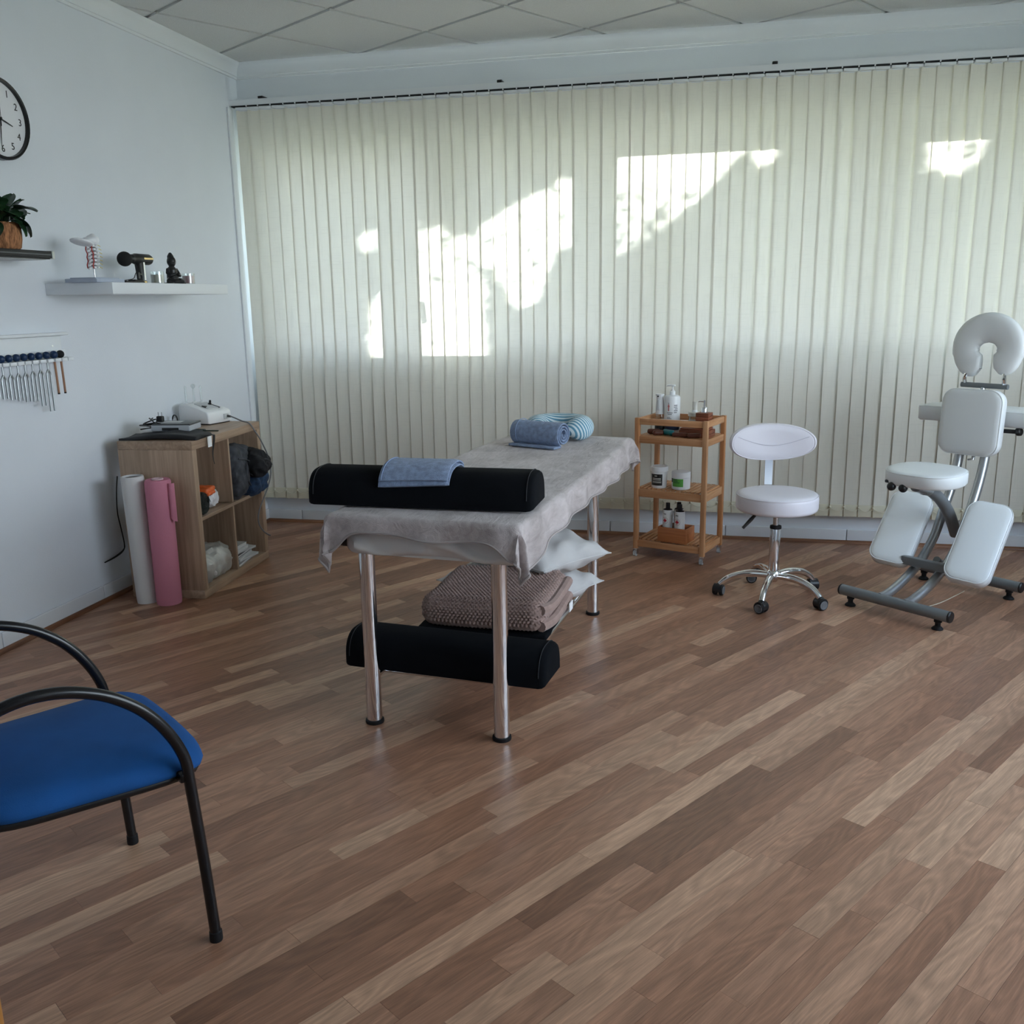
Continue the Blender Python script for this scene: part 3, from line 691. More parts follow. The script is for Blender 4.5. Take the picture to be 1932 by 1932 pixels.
for i, y in enumerate(FYS[:9]):
    f0 = thing('tuning_fork', 'silver tuning fork with blue ball, '+('first visible at the left frame edge' if i == 2 else 'longest of the row, beside the mallets' if i == 8 else ['', '', '', 'second from the left frame edge', 'third from the left frame edge', 'third shortest, fourth from the left frame edge', 'third longest of the row', 'second longest of the row'][i] if i > 2 else '%s hung out of frame to the left' % ('shortest,', 'second shortest,')[i]), 'tuning fork', (.044, y, 1.19), 0, 'tuning forks on the rack')
    L = [.066, .070, .074, .083, .092, .100, .108, .132, .161][i]; top = -.034 if i < 6 else -.030
    obj('ball', MB().ball((0, 0, .036), .0165, 14, 9), mat('navy_rubber', (.006, .028, .085), .45), f0)
    obj('stem', MB().cyl((0, 0, .022), (0, 0, top), .0030, 8), fork_m, f0)
    for sg in (-1, 1): obj('prong', MB().tube([(0, 0, top+.002), (0, sg*.011, top-.012), (0, sg*.012, top-.02), (0, sg*.012, top-.02-L)], .0042, 8), fork_m, f0)
for y, lab, bm_ in ((FYS[9], 'wooden mallet with navy ball head hanging from wall rack', mat('navy_rubber', (0, 0, 0))), (FYS[10], 'wooden mallet with black ball head at right end of rack', black_rubber)):
    f0 = thing('mallet', lab, 'mallet', (.044, y, 1.19), 0, 'mallets on the rack')
    obj('ball', MB().ball((0, 0, .036), .0175, 14, 9), bm_, f0); obj('stick', MB().cyl((0, 0, .02), (0, .004, -.135), .0050, 8), stick_wood, f0)
    obj('tip', MB().cyl((0, .004, -.135), (0, .0041, -.141), .0052, 8), black_rubber, f0)

# ------------------------------------------------------------------ cube bookcase and everything on and in it
BKR = math.atan2(.9982, -.0603)
BKO = Vector((.489, -1.647, 0)); BKX = Vector((-.0603, .9982, 0)); BKY = Vector((-.9982, -.0603, 0))
def bk(x, y, z): return BKO+BKX*x+BKY*y+Vector((0, 0, z))
t = thing('bookcase', 'oak two by two cube bookcase standing against the left wall', 'bookcase', BKO, BKR)
obj('top_board', MB().rbox((.39, .195, .770), (.78, .39, .042), .002, 1), oak_x, t); obj('bottom_board', MB().rbox((.39, .195, .021), (.78, .39, .042), .002, 1), oak_x, t)
obj('side_panel', MB().rbox((.021, .195, .3955), (.042, .39, .707), .002, 1), oak, t); obj('side_panel', MB().rbox((.759, .195, .3955), (.042, .39, .707), .002, 1), oak, t)
obj('divider', MB().box((.39, .197, .5805), (.016, .386, .337)), oak, t); obj('divider', MB().box((.39, .197, .2155), (.016, .386, .347)), oak, t)
obj('middle_shelf', MB().box((.39, .197, .3985), (.696, .386, .017)), oak_x, t)
ZT = .7912
def lumpy(amp, f, seed, sharp=False):
    ph = [random.Random(seed+i).uniform(0, 6.28) for i in range(9)]
    def fn(x, y, z):
        a = math.sin(f*x*1.0+ph[0]+2.1*math.sin(f*.7*y+ph[1]))+math.sin(f*1.3*y+ph[2]+1.7*math.sin(f*.9*z+ph[3]))+math.sin(f*1.1*z+ph[4]+1.9*math.sin(f*.8*x+ph[5]))
        b_ = math.sin(2.7*f*x+ph[6]+f*z)+math.sin(2.9*f*y+ph[7]+f*x)
        if sharp: a = 1.5-2.2*abs(a)/2
        k = amp*(a+.35*b_); L = math.sqrt(x*x+y*y+z*z)+1e-6
        return (x+k*x/L, y+k*y/L, z+k*z/L)
    return fn
# flat black pouch, external drive, plug and cable, white strip for a sun leak, strap
t = thing('zip_pouch', 'flat black cloth pouch lying at the near end of the bookcase top', 'pouch', bk(.125, .20, ZT), BKR-PI/2+R(4))
def pf(x, y, z): return (x, y, max(-.0125, z+.005*math.sin(38*x)*math.cos(22*y)+.007*math.sin(17*x+1)-.012*max(0, -x-.12)/.08*(1 if z > 0 else 0)))
obj('cloth', MB().rbox((0, 0, .0125), (.40, .19, .025), .012, 3, (18, 10, 1), pf), mat('black_nylon', (.012, .012, .014), .6, bump=.3, bscale=60.), t)
obj('strap', MB().grid(lambda u, v: [(.19+.055*min(1, v*4), -.035+.02*u+.01*v, .021) if v < .25 else (.247+.006*math.sin(6*v), -.035+.02*u+.014*v+.012*math.sin(5*v)*u, .021-(v-.25)*.20)][0], 2, 18), mat('black_nylon', (0, 0, 0)), t)
t = thing('disk_drive', 'grey and black external disk drive lying on the black pouch', 'disk drive', bk(.235, .200, ZT+.026), BKR-PI/2+R(6))
obj('case', MB().rbox((0, 0, .0165), (.20, .15, .033), .007, 3), mat('grey_plastic', (.42, .44, .47), .4), t)
obj('lid', MB().rbox((.002, .002, .032), (.196, .15, .010), .004, 2), mat('dark_grey_plastic', (.04, .043, .048), .35), t)
obj('front_slot', MB().rbox((0, -.0755, .012), (.085, .004, .014), .0018, 2), black_plastic, t); obj('label_sheet', MB().box((-.02, .02, .0375), (.09, .06, .0008)), mat('pale_paper', (.6, .61, .62), .6), t)
t = thing('power_cable', 'tangled black power cable with two-pin plug beside the disk drive', 'cable', bk(.185, .300, ZT+.026), BKR-PI/2)
obj('cable', MB().tube(cr([(.0+.050*math.cos(k*1.9)*(1-.02*k), .050*math.sin(k*2.3)-.0, .006+.0045*k+.006*math.sin(k*3.)) for k in range(14)], 5), .0034, 6), black_plastic, t)
obj('plug', MB().rbox((.045, .0, .060), (.034, .024, .030), .006, 2), black_plastic, t)
for sg in (-1, 1): obj('pin', MB().cyl((.045+sg*.009, 0, .073), (.045+sg*.009, 0, .094), .0022, 8), steel, t)
t = thing('sun_leak_strip', 'bright white strip standing in for a sun leak on the bookcase top edge', 'paper', bk(.178, .0, ZT), BKR)
obj('sheet', MB().grid(lambda u, v: (-.022+.044*u, (.06-.063*min(1, v*2)), .001) if v <= .5 else (-.022+.044*u, -.003-.0015*math.sin(PI*u), .001-(v-.5)*.105), 3, 16), mat('tag_and_sun_white', (.86, .86, .86), .6), t)  # white strip stands in for sunlight leaking between the slats
t = thing('glasses_case', 'small dark green folding scissors lying right of the disk drive', 'scissors', bk(.345, .14, ZT), BKR-PI/2)
t.name = 'folding_scissors'
gr = mat('dark_green_plastic', (.012, .022, .012), .4)
for sg in (-1, 1): obj('handle_loop', MB().tube([(.02*math.cos(a*PI/6)*1.5, sg*.016+.012*math.sin(a*PI/6), .007) for a in range(12)], .0045, 7, closed=True), gr, t)
obj('blade', MB().rbox((.07, 0, .006), (.08, .012, .006), .002, 1), mat('dark_green_plastic', (0, 0, 0)), t)
# white wedge-shaped high frequency device with glass electrodes
t = thing('skin_device', 'white wedge-shaped beauty device with glass electrodes at far end of bookcase', 'device', (.165, -.960, ZT), R(-12))
pr = [(-.105, .006), (-.105, .092), (-.100, .103), (-.088, .108), (-.045, .107), (.070, .078), (.095, .070), (.103, .062), (.106, .050), (.107, .010), (.103, .005), (-.100, .003)]
def sec(y, k): return [(x*k if True else x, y, .055+(z-.055)*(1-(1-k)*1.2)) for x, z in pr]
obj('housing', MB().loft([sec(-.092, .93), sec(-.090, .965), sec(-.084, .99), sec(-.076, 1), sec(.076, 1), sec(.084, .99), sec(.090, .965), sec(.092, .93)]), white_plastic, t, ang=50)
obj('foot_plate', MB().rbox((0, 0, .002), (.20, .165, .004), .001, 1), black_rubber, t)
SL = math.atan2(-.029, .115)
mi = Matrix.Translation((.012, 0, .0935)) @ Matrix.Rotation(-SL, 4, 'Y')
obj('control_panel', MB().rbox((0, .01, .001), (.10, .10, .003), .001, 1, fn=None).xf(mi), mat('panel_grey', (.55, .56, .57), .4), t)
obj('knob', MB().lathe([(.011, 0), (.011, .004), (.007, .006), (.006, .022), (.004, .024), (0, .024)], seg=14).xf(mi @ Matrix.Translation((-.01, .04, .002))), black_plastic, t)
obj('switch', MB().prism([(-.014, -.012), (.014, -.010), (.0, .014)], .002, .008).xf(mi @ Matrix.Translation((.02, -.03, 0))), black_plastic, t)
obj('slot', MB().rbox((.03, .045, .003), (.055, .005, .004), .001, 1).xf(mi), black_plastic, t)
obj('socket', MB().rbox((.108, .045, .035), (.010, .036, .028), .002, 1), mat('panel_grey', (0, 0, 0)), t)
for i, (x, y, hgt, rb) in enumerate(((-.085, -.045, .10, .006), (-.085, .015, .105, .013), (-.055, .04, .095, .008))):
    e = obj('electrode', MB().lathe([(.0055, .100), (.0055, .1+hgt*.75), (.004, .1+hgt*.8), (rb, .1+hgt*.92), (rb*.9, .1+hgt), (rb*.4, .1+hgt+.006), (0, .1+hgt+.007)], (x, y, 0), 14), thin_glass, t)
    obj('holder_ring', MB().lathe([(.005, .103), (.011, .103), (.011, .112), (.008, .113), (.005, .112)], (x, y, 0), 14), white_plastic, e)
t = thing('grey_cord', 'thin grey cord looping from white device down the bookcase front', 'cord', bk(.42, -.03, .86))
cpts = [(.722, .150, .827), (.695, .110, .822), (.668, .05, .806), (.650, .0, .796), (.662, -.024, .752), (.703, -.035, .696), (.778, -.037, .595), (.80, -.037, .49), (.735, -.035, .405), (.62, -.035, .318), (.598, -.035, .25), (.655, -.035, .186), (.735, -.035, .142)]
W0 = Vector(t.location); obj('cable', MB().tube([p-W0 for p in cr([bk(*q) for q in cpts], 8)], .0040, 8), mat('grey_cord_pvc', (.20, .20, .21), .5), t)
obj('connector', MB().tube([bk(.735, .172, .827)-W0, bk(.712, .135, .825)-W0], [.008, .006], 10), black_plastic, t)
t = thing('coiled_lead', 'black coiled lead with white disc behind the white device', 'cable', (.055, -1.085, ZT), R(60))
obj('coil', MB().tube([(.0, .026*math.cos(a*.35), .030+.026*math.sin(a*.35)) for a in range(40)], .0038, 7), black_plastic, t)
obj('disc', MB().lathe([(0, -.006), (.016, -.006), (.018, 0), (.016, .006), (0, .006)], (0, 0, .022), 18, M=MX), white_plastic, t); obj('disc_hub', MB().lathe([(0, -.008), (.005, -.008), (.005, .008), (0, .008)], (0, 0, .022), 12, M=MX), black_plastic, t)
t = thing('black_lead', 'thin black power lead hanging down the wall behind the bookcase', 'cable', (.02, -1.60, 0))
for dx in (0, 1):
    q = [(0, .015, .60), (0, -.005, .52), (.0, -.015, .42), (0, .0, .33), (0, .012, .25), (.0, .0-.004*dx, .222-.006*dx), (0, -.07, .205-.004*dx), (0, -.155, .197)]
    obj('cable', MB().tube(cr(q, 6), .0030, 6), black_plastic, t)
# what is in the cubes
t = thing('bag_roll', 'dark green roll of bin bags in the upper near cube', 'bag roll', bk(.105, .10, .4075), BKR)
spr = MB(); spr.lathe([(.012, -.09), (.052, -.092), (.058, -.08), (.058, .08), (.052, .09), (.012, .088)], (-.01, 0, .0585), 22, M=MY)
obj('roll', spr, mat('dark_polythene', (.012, .018, .015), .3, bump=.8, bscale=40.), t)
for k in range(3): obj('wrap', MB().tube([(r_*math.cos(a*.5), -.0925, .0585+r_*math.sin(a*.5)) for a in range(12) for r_ in [(.018+.012*k)*(1+.08*math.sin(a*3+k))]], .0016, 5), mat('dark_polythene', (0, 0, 0)), t)
t = thing('white_bag_roll', 'crinkled roll of white plastic bags beside the bin bags', 'bag roll', bk(.250, .12, .4105), BKR)
obj('roll', MB().rbox((0, 0, .047), (.15, .17, .094), .045, 4, (12, 12, 4), lumpy(.0045, 70, 3, True)), white_bag, t)
t = thing('orange_bag', 'folded orange plastic bag lying on the bag rolls', 'bag', bk(.185, .075, .500), BKR+R(8))
obj('bag', MB().rbox((0, 0, .014), (.135, .11, .030), .012, 3, (10, 8, 2), lumpy(.004, 55, 9, True)), mat('orange_polythene', (.78, .14, .03), .4), t)
obj('flap', MB().rbox((-.02, -.045, .004), (.11, .05, .018), .008, 2, (8, 3, 1), lumpy(.003, 60, 2)), mat('orange_polythene', (0, 0, 0)), t)
den1 = mat('charcoal_denim', (.050, .053, .062), .9, bump=.3, bscale=300., vary=.5, vscale=26., sheen=.05); den2 = mat('blue_denim', (.022, .05, .105), .9, bump=.3, bscale=300., vary=.6, vscale=30., sheen=.05); den3 = mat('black_denim', (.014, .014, .016), .9, bump=.3, bscale=300., vary=.4, vscale=30.)
seam = mat('denim_seam', (.06, .062, .07), .9)
def fold_fn(seed, amp):
    l1 = lumpy(amp, 24, seed); l2 = lumpy(amp*.45, 62, seed+20, True)
    return lambda x, y, z: l2(*l1(x, y, z))
t = thing('folded_jeans', 'bundle of faded charcoal jeans filling the upper far cube', 'jeans', bk(.558, .12, .4105), BKR)
obj('cloth', MB().rbox((-.005, .0, .138), (.262, .27, .265), .06, 5, (14, 14, 14), fold_fn(4, .007)), den1, t)
for k, q in enumerate(([(-.10, -.135, .22), (-.02, -.148, .20), (.05, -.15, .16), (.08, -.148, .10)], [(-.03, -.146, .19), (-.05, -.15, .12), (-.01, -.152, .06)], [(.0, -.150, .12), (.06, -.152, .10), (.09, -.15, .15)])):
    obj('seam', MB().tube(cr(q, 6), .0032, 6), seam, t)
t = thing('black_jeans', 'crumpled black jeans bulging out of the upper far cube', 'jeans', bk(.652, .01, .578), BKR+R(10))
obj('cloth', MB().rbox((0, 0, .0), (.19, .20, .12), .05, 5, (14, 14, 8), fold_fn(8, .010)), den3, t); obj('seam', MB().tube(cr([(-.08, -.08, .03), (-.02, -.098, .02), (.05, -.098, -.01), (.08, -.09, -.03)], 6), .0028, 6), seam, t)
t = thing('blue_jeans', 'crumpled blue jeans low at the right of the upper far cube', 'jeans', bk(.665, .05, .4085), BKR)
obj('cloth', MB().rbox((-.01, -.015, .058), (.16, .20, .115), .045, 4, (12, 12, 6), fold_fn(13, .007)), den2, t); obj('cloth', MB().rbox((.050, -.050, .090), (.09, .09, .12), .038, 4, (6, 6, 6), fold_fn(17, .006)), den2, t)
t = thing('plastic_bag', 'crumpled clear plastic bag in the lower near cube', 'bag', bk(.215, .13, .0425), BKR)
obj('film', MB().rbox((0, -.01, .078), (.32, .24, .160), .075, 5, (16, 14, 10), lambda x, y, z: lumpy(.007, 50, 22, True)(*lumpy(.006, 20, 23)(x, y, z))), bag_plastic, t)
obj('filling', MB().rbox((0, -.01, .070), (.26, .19, .125), .055, 5, (12, 12, 8), lumpy(.008, 34, 31, True)), mat('white_packing', (.70, .70, .68), .6), t)
zz = .0425
papers = [('open grey booklet at the bottom of the paper pile', .27, .20, .014, 6, .42), ('white booklet second from the bottom of the paper pile', .26, .21, .012, -8, .62), ('white folder third from the bottom of the paper pile', .24, .20, .016, 10, .70), ('dark grey magazine in the middle of the paper pile', .22, .19, .012, 4, .10), ('white booklet jutting to the right over the dark magazine', .24, .18, .010, -14, .72), ('white notebook near the top of the paper pile', .18, .20, .020, 3, .75), ('grey-white magazine on top of the paper pile', .17, .19, .020, -3, .60)]
for k, (lab, lx, ly, th, ang, g_) in enumerate(papers):
    t = thing('booklet', lab+' in the lower far cube', 'booklet', bk(.545-.012*k+(.04 if k == 4 else 0), .125, zz+.0005), BKR+R(ang), 'papers in the lower far cube'); zz += th+.0008
    bend = (lambda amp: lambda x, y, z: (x, y, z+amp*x*x*6))(.0 if k < 4 else .0)
    obj('pages', MB().rbox((0, 0, th/2), (lx, ly, th-.002), .001, 1), mat('page_edges', (.68, .69, .70), .7, vary=.25, vscale=400., stretch=(.05, .05, 3.)), t)
    obj('cover', MB().box((0, 0, th-.0006), (lx+.004, ly+.004, .0008)), mat('cover_%d' % k, (g_, g_*1.01, g_*1.03), .4), t); obj('cover', MB().box((0, 0, .0004), (lx+.004, ly+.004, .0008)), MATS['cover_%d' % k], t)
# paper rolls standing on the floor
pap = mat('white_crepe_paper', (.70, .69, .68), .85, bump=.25, bscale=90.); pnk = mat('pink_crepe_paper', (.60, .22, .30), .85, bump=.25, bscale=90.)
t = thing('paper_roll', 'white couch paper roll standing against bookcase end, left of pink roll', 'paper roll', (.222, -1.732, 0.0005), R(20), 'paper rolls by the bookcase'); t.rotation_euler = (0, R(-1.2), R(20))
obj('roll', MB().lathe([(.044, .0), (.049, .0), (.051, .02), (.053, .632), (.045, .634), (.044, .60)], seg=30), pap, t); obj('loose_edge', MB().lathe([(.0535, .0), (.0542, .0), (.0545, .625), (.0538, .625)], seg=6, a0=-.9, a1=.1), pap, t)
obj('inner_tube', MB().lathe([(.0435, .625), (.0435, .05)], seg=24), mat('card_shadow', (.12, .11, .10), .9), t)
t = thing('paper_roll', 'pink couch paper roll standing beside the white roll', 'paper roll', (.341, -1.730, 0), 0, 'paper rolls by the bookcase')
obj('roll', MB().lathe([(0, .0), (.058, .0), (.0605, .02), (.061, .610), (.056, .620), (.030, .620), (.028, .618)], seg=30), pnk, t)
obj('core', MB().lathe([(.028, .60), (.028, .624), (.022, .626), (.019, .615), (0, .610)], seg=20), mat('pale_card', (.62, .45, .47), .8), t)
obj('loose_flap', MB().grid(lambda u, v: (.061+.028*u, -.012-.012*math.sin(PI*u)+.01*u, .605-.17*v-.02*u*v), 6, 8), pnk, t)

# ------------------------------------------------------------------ massage table, coverings and everything stored on it
TR = math.atan2(-.0956, .9954); TO = Vector((2.057, -2.83, 0)); TU = Vector((.9954, -.0956, 0)); TV = Vector((.0956, .9954, 0))
def tb(u, v, z): return TO+TU*u+TV*v+Vector((0, 0, z))
t = thing('massage_table', 'massage table on round chrome legs under the grey blanket', 'massage table', TO, TR)
for v in (0, 1.325):
    for u in (-.235, .235):
        L = obj('leg', MB().tube([(u, v, .012), (u, v, .618)], .0265, 24), chrome, t)
        obj('foot_cap', MB().lathe([(0, 0), (.031, 0), (.0325, .004), (.0315, .012), (.028, .014), (0, .014)], (u, v, 0), 24), black_rubber, L)
for u in (-.235, .235): obj('side_rail', MB().tube([(u, .0, .165), (u, 1.325, .165)], .012, 12), chrome, t)
for v in (.075, .26, .5, .75, 1.0, 1.25): obj('cross_rod', MB().tube([(-.235, v, .165), (.235, v, .165)], .007, 10), chrome, t)
obj('top_frame', MB().box((0, .905, .629), (.54, 1.78, .018)), black_plastic, t)
obj('pad', MB().rbox((-.012, .905, .690), (.630, 1.90, .100), .022, 3), mat('black_vinyl', (.012, .012, .013), .45), t)
# white fitted sheet
sheet_m = mat('white_cotton', (.66, .64, .62), .9, bump=.15, bscale=300.)
def sheet_fn(x, y, z):
    if y < -.93:                                       # wrinkles drawn across the front face
        f = math.sin(15*x+34*z+1.2)*.5+math.sin(22*x-52*z)*.4+math.sin(37*x+66*z)*.3
        y -= .018*max(-.4, f-.25*abs(math.sin(7*x+30*z)))*(1 if abs(x) < .26 else .4)
        if z < -.03: z += .004*math.sin(12*x+1)-.010*max(0, x-.02)*1.2
    elif z < -.02: z += .006*math.sin(9*y)
    return (x, y, z)
t = thing('fitted_sheet', 'white fitted sheet wrinkled over the front end of the massage table', 'sheet', tb(.014, .905, .688), TR)
obj('cloth', MB().rbox((0, 0, 0), (.602, 1.916, .132), .030, 4, (44, 30, 8), sheet_fn), sheet_m, t)
# plush blanket draped over the top
hw, zt, vb0, vb1 = .322, .7625, -.075, 1.885
def LX(v, sg):
    f = .118+.008*math.sin(5*v+sg)
    f += .040*math.exp(-((v-vb0)/.16)**2)+.020*math.exp(-((v-vb1)/.2)**2)
    return f+(.012 if sg < 0 else 0)
def LY(u, e):
    f = (.072+.022*u+.006*math.sin(15*u+1.)) if e < 0 else .10
    return f+.05*math.exp(-((u-hw)/.05)**2)+.07*math.exp(-((u+hw)/.06)**2)
def drape(a, b):
    """a, b in -1..1: outer fifths are the hanging hems"""
    def ax(q, lim): return (q/.8, 0.) if abs(q) <= .8 else (math.copysign(1, q), (abs(q)-.8)/.2)
    fa, ha = ax(a, 1); fb, hb = ax(b, 1)
    v = vb0+(fb+1)/2*(vb1-vb0); u = fa*hw*(1-.11*max(0., (v-1.2)/.685)**1.5)
    ex = ha*LX(v, 1 if a > 0 else -1); ey = hb*LY(u, 1 if b > 0 else -1)
    e = math.hypot(ex, ey); z = zt+.0015*math.sin(13*u+4*v)*math.sin(3*v+9*u)
    if b > 0: z -= .010*max(0, (v-1.75)/.13)**2
    if e > 1e-6:
        nx, ny = math.copysign(ex/e, a), math.copysign(ey/e, b); r = .022; q = e/r
        if q < PI/2: out, dn = r*math.sin(q), r*(1-math.cos(q))
        else: out, dn = r+.10*(e-r*PI/2), r+.995*(e-r*PI/2)
        fl = min(1, e/.07)
        corner = min(1, ex*ey/(.04*.04)) if ex > 0 and ey > 0 else 0.
        w_ = .008*fl*math.sin(21*v if abs(nx) > .7 else 27*u+.6)
        out += w_+.018*corner*math.sin(6*math.atan2(ey, ex))
        u += nx*out; v += ny*out; z -= dn
    return (u, v, z)
bm_ = bpy.data.materials.new('plush_blanket'); bm_.use_nodes = True; g_ = G(bm_)
co = g_.n('ShaderNodeTexCoord'); mp = g_.n('ShaderNodeMapping', i_Vector=co.outputs['Object'], i_Scale=(34., 9., 30.), i_Rotation=(0, 0, .5)); n1 = g_.n('ShaderNodeTexNoise', i_Vector=mp.outputs[0], i_Scale=1., i_Detail=5., i_Distortion=1.6)
mp2 = g_.n('ShaderNodeMapping', i_Vector=co.outputs['Object'], i_Scale=(6., 5., 9.)); n2 = g_.n('ShaderNodeTexNoise', i_Vector=mp2.outputs[0], i_Scale=1., i_Detail=3., i_Distortion=.8)
sm = g_.n('ShaderNodeMath', operation='MULTIPLY_ADD', i_0=n1.outputs[0], i_1=.6, i_2=n2.outputs[0]); hf = g_.n('ShaderNodeMath', operation='MULTIPLY', i_0=sm.outputs[0], i_1=.62)
n3 = g_.n('ShaderNodeTexNoise', i_Vector=co.outputs['Object'], i_Scale=480., i_Detail=3.)
pb = g_.n('ShaderNodeBsdfPrincipled', i_Roughness=.95); pb.inputs['Sheen Weight'].default_value = .25; pb.inputs['Sheen Roughness'].default_value = .5
g_.t.links.new(ramp(g_, hf.outputs[0], [(.36, hx('9a8e8b')), (.5, hx('b3a8a6')), (.64, hx('c6bbba'))]), pb.inputs['Base Color'])
hsum = g_.n('ShaderNodeMath', operation='MULTIPLY_ADD', i_0=n1.outputs[0], i_1=2.2, i_2=n3.outputs[0])
bn = g_.n('ShaderNodeBump', i_Strength=.5, i_Distance=.004, i_Height=hsum.outputs[0]); g_.t.links.new(bn.outputs[0], pb.inputs['Normal']); g_.out(pb.outputs[0])
t = thing('blanket', 'taupe grey plush blanket draped over the massage table', 'blanket', TO, TR)
NU, NV = 90, 130
o = obj('cloth', MB().grid(lambda s, q: drape(2*s-1, 2*q-1), NU, NV), bm_, t, ang=80, fix=False)
md = o.modifiers.new('thickness', 'SOLIDIFY'); md.thickness = .007; md.offset = -1
rim = [drape(2*i/NU-1, -1) for i in range(NU)]+[drape(1, 2*i/NV-1) for i in range(NV)]+[drape(1-2*i/NU, 1) for i in range(NU)]+[drape(-1, 1-2*i/NV) for i in range(NV)]
obj('hem', MB().tube(rim, .0042, 6, closed=True), mat('blanket_hem', hx('a39a97'), .95), t)
# D-shaped bolsters
def bolster(name, label, loc, rz, Lg=.785, D=.21, Hh=.118):
    t = thing(name, label, 'bolster', loc, rz, 'black bolsters')
    def section(x, k):
        q = []
        for i in range(10): q.append((x, -D/2*k+D*k*i/9, .001+Hh*.5*(1-k)))
        for i in range(1, 24):
            a = PI*i/24; s_ = math.copysign(abs(math.sin(a))**.72, math.sin(a)); c_ = math.copysign(abs(math.cos(a))**.72, math.cos(a))
            q.append((x, D/2*k*c_*1.0, .012+(Hh-.012)*s_*k+Hh*.30*(1-k)))
        return q
    X = [(-.5, .80), (-.496, .90), (-.485, .97), (-.468, 1.), (-.3, 1.), (-.1, 1.005), (.1, 1.0), (.3, 1.005), (.468, 1.), (.485, .97), (.496, .90), (.5, .80)]
    obj('cover', MB().loft([section(x*Lg, k) for x, k in X]), black_fabric, t, ang=60)
    for sg in (-1, 1): obj('seam', MB().tube([(sg*.470*Lg, q[1]*1.004, q[2]*1.004) for q in section(0, 1)[9:]], .0018, 5), mat('black_piping', (.016, .017, .02), .8), t)
    return t
UB = (-.068, .140); UBR = TR+R(5.0)
bolster('bolster', 'black half-round bolster lying across the front end of the blanket', tb(UB[0], UB[1], .7690), UBR)
bolster('bolster', 'black half-round bolster on the low chrome rails under the table', tb(.005, .140, .1778), TR-R(1.0), .745, .20, .124)
# blue towels
towel = mat('blue_terry', hx('8b9cba'), .95, bump=.9, bscale=420., vary=.22, vscale=55., sheen=.15)
t = thing('folded_towel', 'folded blue towel draped over the upper black bolster', 'towel', tb(UB[0], UB[1], .7690), UBR)
def bprof(a, off):
    D, Hh = .21, .118; s_ = math.copysign(abs(math.sin(a))**.72, math.sin(a)); c_ = math.copysign(abs(math.cos(a))**.72, math.cos(a)); n = Vector((c_/(D/2), s_/Hh)).normalized()
    return Vector((-(D/2*c_+off*n.x), .012+(Hh-.012)*s_+off*n.y))
for lay, (o0, o1, a0, a1, x0, x1) in enumerate(((.003, .016, R(26), R(128), -.132, .112), (.016, .028, R(30), R(126), -.128, .108))):
    secs = []
    n_ = 22
    xs_ = [x0+(x1-x0)*i/26 for i in range(27)]
    for i, x in enumerate(xs_):
        ed = min(i, 26-i); k = 0 if ed == 0 else 1
        mid_, half = (o0+o1)/2, (o1-o0)/2*(.35 if ed == 0 else .8 if ed == 1 else 1)
        skew = R(5)*math.sin(7*x+lay)
        out_ = [bprof(a0+skew+(a1-a0)*j/n_, mid_+half*(math.sin(PI*min(1, max(0.05, j/n_*8 if j < 3 else (n_-j)/n_*8 if j > n_-3 else .5)))*.0+1)) for j in range(n_+1)]
        in_ = [bprof(a0+skew+(a1-a0)*j/n_, mid_-half) for j in range(n_, -1, -1)]
        secs.append([(x, p.x, p.y) for p in out_+in_])
    obj('layer', MB().loft(secs), towel, t, ang=50)
obj('border_band', MB().tube([(-.118, p.x, p.y) for p in [bprof(R(32)+R(92)*j/20, .0285) for j in range(21)]], .0018, 5), mat('blue_band', hx('8c9dbd'), .9), t)
t = thing('rolled_towel', 'blue towel rolled up in front of the striped neck pillow', 'towel', tb(-.045, 1.430, .7665), TR-R(19))
sp_o, sp_i = [], []
for i in range(90):
    a = i*.26; r = .006+.0488*i/89; sp_o.append((r*math.cos(a), r*math.sin(a)))
secs = []
for k, x in enumerate((-.135, -.132, -.125, -.06, 0, .06, .125, .132, .135)):
    th = .0115*(.4 if k in (0, 8) else .8 if k in (1, 7) else 1.); q = []
    for s_ in (1, -1):
        rng_ = sp_o if s_ > 0 else sp_o[::-1]
        for (y, z) in rng_:
            L = math.hypot(y, z); q.append((x, y*(1+s_*th*.5*.8/L) if L > .012 else y, .0625+(z*(1+s_*th*.5*.8/L) if L > .012 else z)))
    secs.append(q)
obj('roll', MB().loft(secs), towel, t, ang=50)
obj('loose_end', MB().rbox((0, -.045, .006), (.262, .06, .011), .005, 2), towel, t)
obj('border_band', MB().tube([(-.10, .0595*math.cos(a*.2), .0625+.0595*math.sin(a*.2)) for a in range(32)], .0016, 5, closed=True), mat('blue_band', (0, 0, 0)), t)
t = thing('neck_pillow', 'blue and white striped neck pillow at the far end of the blanket', 'pillow', tb(-.015, 1.665, .7655), TR)
def npf(u, v):
    a = R(-150)+R(300)*u+R(90); k = math.sin(PI*min(1, max(0, min(u, 1-u)*7+.0))*.5); r = .0575*(.35+.65*min(1, k))
    cx, cy = .112*math.cos(a), .098*math.sin(a); b_ = 2*PI*v
    return (cx+r*math.cos(b_)*math.cos(a), cy+r*math.cos(b_)*math.sin(a), .058+r*1.0*math.sin(b_)*(1 if math.sin(b_) > 0 else 1.0))
obj('cover', MB().grid(npf, 48, 20), stripe_material(), t, ang=80)
